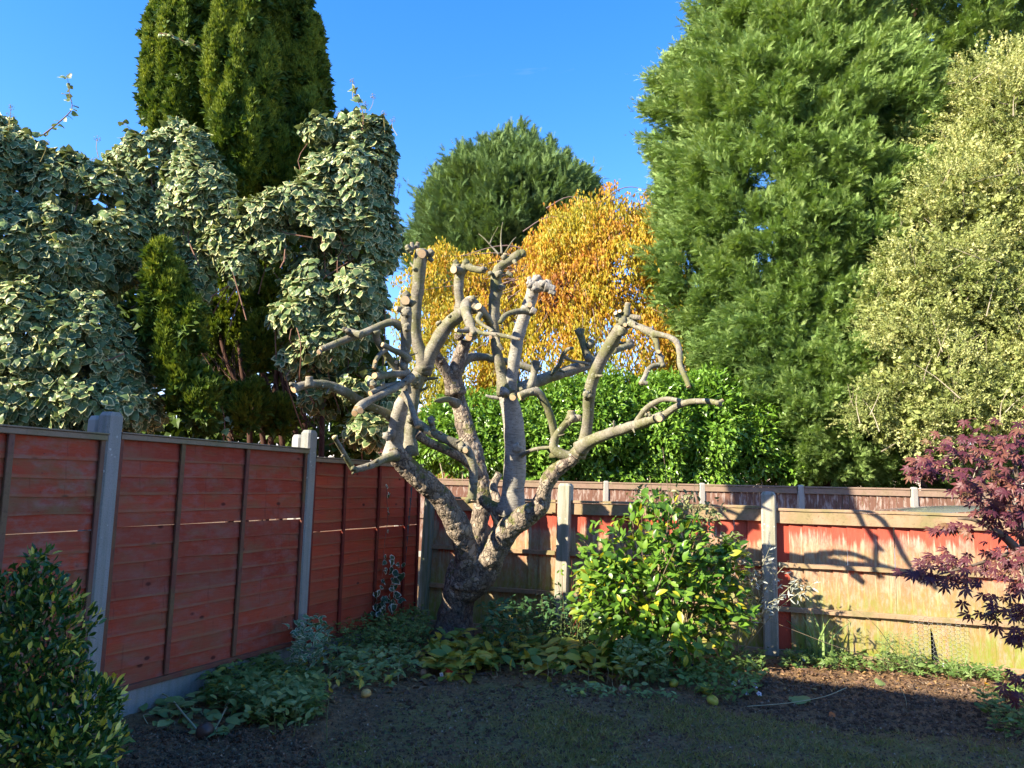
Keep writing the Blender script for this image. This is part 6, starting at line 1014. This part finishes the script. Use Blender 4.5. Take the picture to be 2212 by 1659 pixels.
# bare red twigs left of the leafy shrub
rt = thing('red_twigs', 'bare red twigs leaning beside the leafy shrub, left side', 'shrub', G(1225, 1400)); stems_between(rt, np.array(rt.location), np.array([P(a, b, 7.3) for a, b in ((1240, 1250), (1255, 1225), (1270, 1245), (1215, 1235), (1262, 1290), (1290, 1225), (1235, 1210), (1205, 1260))]), .0032, mat_plain('red_twig', (.32, .10, .06), .6, .2), bend=.02, sep=True)
pos = np.array([P(a+rng.normal(0, 8), b+rng.normal(0, 8), 7.3) for a, b in [(1262, 1262), (1245, 1225), (1200, 1265), (1215, 1235), (1300, 1240)] for _ in range(5)]); foliage(rt, OV, pos, rng.normal(size=pos.shape), rng.normal(size=pos.shape)+np.array([0, -1, 1]), .045, rng.uniform(.5, 1, len(pos)), MV, 25)
# fallen fruit and little things
def fruit(lb, u, v, r, col, name='fallen_quince', cat='fruit', grp='fallen yellow fruit'):
    c = G(u, v); c[2] = r*.8+gz(np.array([c[0]]), np.array([c[1]]))[0]; n = 18; m_ = 12; th_ = np.linspace(0, pi, m_); V = []
    for t in th_:
        rr = r*sin(t)*(1+.06*cos(3*t)); 
        for k in range(n): a = 2*pi*k/n; q = rr*(1+.05*sin(2*a+1)+.03*sin(5*a)); V.append((q*cos(a), q*sin(a), r*.92*cos(t)-(.22*r*math.exp(-(t/.35)**2))+(.15*r*math.exp(-((pi-t)/.3)**2))))
    V = np.array(V); F = [(i*n+k, i*n+(k+1) % n, (i+1)*n+(k+1) % n, (i+1)*n+k) for i in range(m_-1) for k in range(n)]; R_ = np.array(Matrix.Rotation(rng.uniform(.3, 1.4), 3, (rng.normal(), rng.normal(), .1))); V = V@R_.T
    root = thing(name, lb, cat, c, 0, grp); obj('skin', V+c, np.array(F)[:, ::-1], col, root, smooth=True); top = R_@np.array([0, 0, r*.7]); V, F, *_ = tube(np.array([[*(c+top), .002], [*(c+top*1.35), .0016], [*(c+top*1.5+np.array([.004, 0, 0])), .0012]]), 5, .005, 0); obj('stalk', V, F, MWd, root); return root
def mat_fruit(n_, a, b):
    m = M(n_); o = m.coord('Object'); c = m.mix(m.noise(o, 30, 3), a, b); c = m.mix(m.ramp(m.noise(o, 45, 4, .7), [(.6, 0.), (.68, .8)]), c, (.16, .08, .03)); return m.done(m.pbr(c, .4, m.bump(m.noise(o, 60, 2), .1, .002), .4))
MQ = mat_fruit('quince_skin', (.36, .40, .05), (.55, .50, .08)); MQ2 = mat_fruit('brown_fruit', (.20, .12, .07), (.32, .20, .11)); MQ3 = mat_fruit('orange_fruit', (.5, .28, .08), (.62, .42, .14))
fruit('large green-yellow fallen fruit resting against another on the lawn edge', 1527, 1503, .047, MQ); fruit('greenish yellow fallen fruit nearest the lawn, below its larger neighbour', 1540, 1520, .042, MQ); fruit('dull yellow fallen fruit under the leafy shrub, left of the pair', 1455, 1488, .036, MQ); fruit('small yellow-brown fallen fruit behind the pair on the lawn edge', 1585, 1480, .026, MQ)
fruit('round brown fallen fruit beside the yellow packet', 912, 1462, .034, MQ2, grp='fallen brown fruit'); fruit('orange-tan fallen fruit at the edge of the grey-green plant', 790, 1508, .036, MQ3, grp='fallen brown fruit'); fruit('dark brown rotten fruit on the soil at the lower left', 440, 1602, .05, mat_fruit('rotten_fruit', (.05, .03, .025), (.09, .055, .04)), grp='fallen brown fruit'); fruit('rusty brown fallen fruit left of the yellow ones under the shrub', 1345, 1500, .036, MQ2, grp='fallen brown fruit'); fruit('small pale green fallen fruit among the rosettes on the lawn edge', 1258, 1503, .022, MQ, grp='fallen yellow fruit')
# seed packet and label
def mat_packet():
    m = M('packet_print'); o = m.coord('Object'); x, y, z = m.sep(o)[:3]; k = m.noise(o, 38, 2, .5, .6); c = m.mix(m.ramp(k, [(.44, 0.), (.46, 1.)], 'LINEAR'), (.72, .58, .05), (.78, .70, .18)); c = m.mix(m.math('GREATER_THAN', z, .062), c, (.42, .05, .04)); c = m.mix(m.math('MULTIPLY', m.math('GREATER_THAN', k, .6), m.math('LESS_THAN', z, .05)), c, (.12, .30, .10)); return m.done(m.pbr(c, .35, None, .4))
pc = G(970, 1470); V = []; nu, nv_ = 7, 7
for j in range(nv_):
    for i in range(nu): a, b = i/(nu-1), j/(nv_-1); V.append(((a-.5)*.075*(1-.25*b), .006*sin(9*a+3*b)-.02*b, .095*b*(1-.25*a)+.004*sin(7*b)))
V = np.array(V); V2 = V+np.array([0, .008, 0]); F = [(j*nu+i, j*nu+i+1, (j+1)*nu+i+1, (j+1)*nu+i) for j in range(nv_-1) for i in range(nu-1)]; F = F+[tuple(q+49 for q in f[::-1]) for f in F]
o = link('seed_packet', mesh_data('seed_packet', np.vstack([V, V2]), np.array(F), mat_packet(), smooth=True)); o.location = pc; tag(o, 'crumpled yellow and red packet standing at the edge of the hosta bed', 'packet')
lc = G(957, 1470); root = thing('plant_label', 'small yellow tag with a white and blue printed panel, left of the crumpled packet', 'plant label', lc, radians(-12)); V, F = cbox(-.014, .014, -.001, .001, 0, .062, .0005); R_ = Matrix.Rotation(radians(-18), 4, 'Y')
o = local(root, 'tag', V, F, mat_plain('yellow_card', (.7, .62, .2), .5, .3, .05), mw=R_); V, F = cbox(-.013, .013, -.0022, -.0012, .03, .061, .0002); local(root, 'white_panel', V, F, mat_plain('white_card', (.75, .78, .8), .5, .3, .03), mw=R_); V, F = merge([box(-.007, .007, -.0028, -.0023, .036+.0045*i, .038+.0045*i) for i in range(4)]); local(root, 'printed_lines', V, F, mat_plain('blue_print', (.05, .12, .4), .5), mw=R_)
bc = G(1497, 1455); V, F = cbox(-.022, .022, -.001, .001, .0, .075, .0005); o = link('plant_label', mesh_data('plant_label', V, F, mat_plain('blue_plastic', (.02, .05, .35), .4))); o.location = bc; o.rotation_euler = (radians(-8), 0, radians(10)); tag(o, 'blue plastic plant label standing under the right side of the leafy shrub', 'plant label')
# separate fallen leaves and flowers
def one_leaf(name, lb, u, v, tm, sc, mat, rnd, tip=(1, .3, 0), nrm=(.1, -.3, 1), h=.02, grp=None, cat='leaf'):
    c = G(u, v)+UP*h; V, F, rim = tm; B = frames(np.array([tip], float), np.array([nrm], float))[0]; V = V@B.T*sc; o = link(name, mesh_data(name, V, F, mat, {'rim': rim, 'rnd': np.full(len(V), rnd)}, True)); o.location = c; tag(o, lb, cat, grp)
MFl = leaf_mat('fallen_leaf', [(0, (.07, .04, .025)), (.5, (.15, .085, .05)), (.88, (.28, .17, .08)), (.97, (.42, .26, .08)), (1, (.55, .42, .10))], rough=.7, trans=.1, big=6, var=.1); MRust = leaf_mat('rust_leaf', [(0, (.36, .09, .02)), (1, (.45, .14, .03))], rough=.7, trans=.1)
RND = t_poly([(sin(a)*.5*(1+.06*cos(5*a)), .45-cos(a)*.5*(1+.06*cos(5*a))) for a in np.linspace(0, 2*pi, 16, endpoint=False)], .1, .1, .6, .03, 3)
one_leaf('fallen_leaf', 'large round grey-green leaf lying on the dark soil at the right', 1745, 1525, RND, .15, MG2, .6, (-.6, 1, .1), (.1, -.6, 1), .03, 'single fallen leaves')
one_leaf('fallen_leaf', 'curled rusty orange leaf on the soil below the round grey-green leaf', 1790, 1554, t_ovate(.7, .5, .5, 4), .08, MRust, .5, (1, .2, .2), (.1, -.5, 1), .02, 'single fallen leaves'); one_leaf('fallen_leaf', 'small brown leaf standing alone on the bare lawn', 968, 1553, t_ovate(.6, .6, .5, 4), .045, MFl, .6, (.3, .4, .8), (0, -1, .3), .01, 'single fallen leaves')
one_leaf('fallen_leaf', 'yellow leaf on the lawn near the bottom edge, right of centre', 1275, 1648, t_ovate(.5, .3, .4, 4), .05, MFl, 1., (1, .2, .1), (0, -.4, 1), .015, 'single fallen leaves'); one_leaf('fallen_leaf', 'grey-green leaf lying right under the lighter weeds by the fence on the brown litter', 1905, 1490, RND, .09, MG2, .4, (.2, 1, .5), (.1, -.8, .7), .03, 'single fallen leaves'); one_leaf('fallen_leaf', 'bright orange-yellow petal clump on the soil near the maple', 2136, 1488, RND, .05, leaf_mat('orange_petal', [(0, (.75, .35, .01)), (1, (.8, .4, .02))], rough=.5), .5, (.2, 1, .5), (.1, -.8, .7), .02, 'single fallen leaves')
MPa = leaf_mat('pansy_petal', [(0, (.62, .62, .75)), (1, (.78, .78, .82))], rough=.5, trans=.3); MPc = mat_plain('pansy_eye', (.25, .12, .4), .6)
for (u, v, h, lb) in [(1632, 1497, .05, 'lowest right white pansy on the dark soil'), (1640, 1508, .03, 'white pansy nearest the camera on the dark soil'), (1585, 1492, .05, 'white pansy just right of the fallen fruit pair'), (1600, 1487, .05, 'white pansy between the fruit pair and the dark soil'), (1612, 1503, .02, 'pale lilac pansy lying flat beside two white ones'), (1548, 1420, .12, 'white pansy high under the leafy shrub, left one'), (1562, 1425, .12, 'white pansy high under the leafy shrub, right one'), (1520, 1455, .10, 'white pansy in the shade left of the blue label'), (1735, 1440, .06, 'white flower in sun at the fence foot beside the sword-shaped leaves'), (2040, 1455, .07, 'white flower in sun near the foot of the fence right of the chicken wire')]:
    c = G(u, v)+UP*h; root = thing('pansy_flower', lb, 'flower', G(u, v), 0, 'white pansies'); f = unit(np.array([rng.normal(0, .4), -1, .7])); x = unit(np.cross(f, UP)); y = np.cross(x, f)
    for k in range(5): a = 2*pi*k/5+.3; d = x*cos(a)+y*sin(a); V, F, rim = t_ovate(.95, .1, .1, 3); B = frames(d[None], f[None])[0]; obj('petal', V@B.T*.021+c+f*.001*k, F, MPa, root, attrs={'rnd': np.full(len(V), rng.uniform()), 'rim': rim})
    V, F, *_ = tube(np.array([[*(G(u, v)), .0018], [*((c+G(u, v))/2+np.array([.005, 0, 0])), .0016], [*(c-f*.004), .0014]]), 5, .02, 0); obj('stem', V, F, MGs, root); V, F = knob(c+f*.004, .004, 3); obj('eye', V, F, MPc, root)
for (lb, pts) in (('long thin bare twig lying across the dark soil through the round leaf', [(1610, 1531), (1700, 1530), (1780, 1522), (1830, 1508)]), ('thin broken stalk sticking up from the dark soil near the maple', [(1960, 1535), (1955, 1505), (1943, 1485)])):
    w = np.array([[*(G(u, v, .0)+UP*(.015+.02*i)), .0028] for i, (u, v) in enumerate(pts)]) if pts[0][0] < 1900 else np.array([[*P(u, v, G(1960, 1535)[1]), .0025] for u, v in pts]); V, F, *_ = tube(w, 5, .03, .05); o = obj('bare_twig', V, F, MPs, None, origin=w[0][:3], smooth=True); tag(o, lb, 'twig')
for (a, b, lb) in [((1660, 1400), (2010, 1452), 'long thin dry stalk slanting down in front of the sunlit fence'), ((1840, 1310), (1950, 1440), 'dry seed stalk leaning in front of the fence left of the chicken wire')]:
    w = np.array([[*P(a[0], a[1]-60 if a[0] == 1660 else a[1], 6.75), .0015], [*P((a[0]+b[0])/2, (a[1]+b[1])/2-20, 6.6), .0022], [*G(*b), .003]]); V, F, *_ = tube(w, 5, .04, .04); o = obj('dry_stalk', V, F, MWd, None, origin=G(*b), smooth=True); tag(o, lb, 'stalk')
# litter, crumbs and grass
def litter(name, poly, n, sz, mat, tm, flat=1.5, lab=None):
    g = gpoly(poly, n); V, F, A = scatter(tm, g+UP*rng.uniform(.003, .02, n)[:, None], unit(np.c_[rng.normal(size=(n, 2)), rng.normal(0, .25, n)]), unit(UP*flat+rng.normal(0, .5, (n, 3))), rng.uniform(*sz, n), rng.uniform(size=n)); o = obj(name, V, F, mat, None, attrs=A); tag(o, lab, None, None, 'stuff'); return o
o = litter('leaf_litter', [(1600, 1450), (1700, 1432), (2230, 1470), (2230, 1530), (2000, 1505), (1750, 1500), (1600, 1500)], 1500, (.02, .07), MFl, [t_ovate(.5, .5, .4, 2), t_quad(.5, .5, .4)]); o['label'] = 'brown and tan leaf litter along the foot of the sunlit fence'; o['category'] = 'leaf litter'
o = litter('leaf_litter', [(640, 1420), (900, 1370), (1300, 1400), (1340, 1500), (1000, 1480), (760, 1510), (560, 1620), (420, 1640), (440, 1560)], 1500, (.03, .09), MFl, [t_ovate(.5, .5, .4, 2), t_quad(.5, .5, .4)]); o['label'] = 'dead brown leaves under the plants around the tree trunk'; o['category'] = 'leaf litter'
n = 230; g = gpoly([(440, 1480), (700, 1440), (900, 1390), (1330, 1420), (1350, 1490), (960, 1470), (720, 1520), (560, 1590)], n); V, F, A = scatter([t_ovate(.55, .4, .4, 3), t_ovate(.45, .3, .2, 3)], g+UP*rng.uniform(.04, .17, n)[:, None], unit(np.c_[rng.normal(size=(n, 2)), rng.normal(-.2, .5, n)]), unit(UP+rng.normal(0, .5, (n, 3))+np.array([0, -.5, 0])), rng.uniform(.035, .085, n), rng.uniform(.45, 1, n)); o = obj('fallen_leaves', V, F, MHo, None, attrs=A); tag(o, 'yellow and tan fallen leaves caught on top of the low border plants', 'leaf litter', None, 'stuff')
MCr = leaf_mat('crumbs', [(0, (.05, .035, .028)), (.7, (.16, .11, .075)), (.95, (.30, .23, .16)), (1, (.6, .53, .42))], rough=.9, trans=0, var=.05)
o = litter('soil_crumbs', [(260, 1600), (700, 1540), (950, 1480), (1400, 1500), (1700, 1470), (2230, 1490), (2230, 1720), (-40, 1720)], 14000, (.005, .022), MCr, [t_quad(.7, .8, .5)], .6); o['label'] = 'small crumbs and pale chips scattered over soil and lawn'; o['category'] = 'debris'
def t_clod(seed):
    V, F = knob(np.zeros(3), 1.0, seed); V = V*np.array([1, .85, .6]); T = []
    for q in F:
        for f in q: T += [(f[0], f[i], f[i+1]) for i in range(1, len(f)-1)]
    return V, np.array(T), np.zeros(len(V))
MClod = leaf_mat('soil_clod', [(0, (.05, .034, .024)), (1, (.17, .11, .07))], rough=.95, trans=0, spec=.1, big=8, inst=True)
root = thing('soil_clods', 'loose crumbly lumps of dark soil on the bare beds', 'soil', (0, 4.5, 0)); g = np.vstack([gpoly([(270, 1580), (640, 1590), (700, 1640), (700, 1700), (260, 1700)], 1500), gpoly([(1560, 1530), (1620, 1475), (1750, 1480), (2180, 1500), (2230, 1600), (1900, 1590), (1700, 1565)], 2600), gpoly([(700, 1600), (900, 1500), (1150, 1475), (1500, 1530), (1300, 1700), (700, 1700)], 1500)]); n = len(g)
foliage_inst(root, [t_clod(s) for s in (2, 5, 8)], g, rng.normal(size=(n, 3)), rng.normal(size=(n, 3)), rng.uniform(.18, 1, n)**3*.020+.0025, rng.uniform(size=n), MClod, 'clods', 'clod'); root['kind'] = 'stuff'
MGr = leaf_mat('grass_blade', [(0, (.13, .15, .035)), (.55, (.26, .26, .075)), (1, (.50, .42, .20))], rough=.6, trans=.3, big=3)
n = 260000; q = np.c_[rng.uniform(-2.0, 5.0, n), rng.uniform(3.6, 7.3, n)]; q3 = np.c_[q, 0*q[:, 0]]; dens = lawn_mask(q[:, 0], q[:, 1])*np.clip(.30+1.1*fbm(q3, 1.3, 3, 5)+.6*fbm(q3, 7, 2, 8)+.35*np.clip((q[:, 0]-.4)/2, -.6, 1), .02, 1)**1.3; q = q[(rng.uniform(size=n) < dens) & (np.abs(q[:, 0]/q[:, 1]) < .75)]; n = len(q)
gb = np.c_[q, gz(q[:, 0], q[:, 1])]; TG = (np.array([(-.045, 0, 0), (.045, 0, 0), (.03, .6, .02), (0, 1, .15)]), np.array([(0, 1, 2), (0, 2, 3)]), np.array([0, 0, .5, 1.]))
V, F, A = scatter([TG], gb, unit(np.c_[rng.normal(0, .7, (n, 2)), np.ones(n)*.8]), rng.normal(size=(n, 3)), rng.uniform(.015, .05, n), rng.uniform(size=n)); o = obj('grass', V, F, MGr, None, attrs=A); o['kind'] = 'stuff'; o['label'] = 'short patchy grass of the shaded lawn'; o['category'] = 'grass'
g = gpoly([(700, 1580), (900, 1490), (1150, 1470), (1400, 1505), (1700, 1570), (1900, 1600), (2200, 1620), (2200, 1700), (700, 1700)], 2600); m = fbm(g, 2.2, 2, 30) > -.05; g = g[m]; n = len(g); V, F, A = scatter(OV, g+UP*.006, unit(np.c_[rng.normal(size=(n, 2)), .2*np.ones(n)]), unit(UP+rng.normal(0, .3, (n, 3))), rng.uniform(.010, .026, n), rng.uniform(size=n)); o = obj('clover', V, F, MG1, None, attrs=A); o['kind'] = 'stuff'; o['label'] = 'tiny round lawn weeds growing among the thin grass'; o['category'] = 'ground cover'
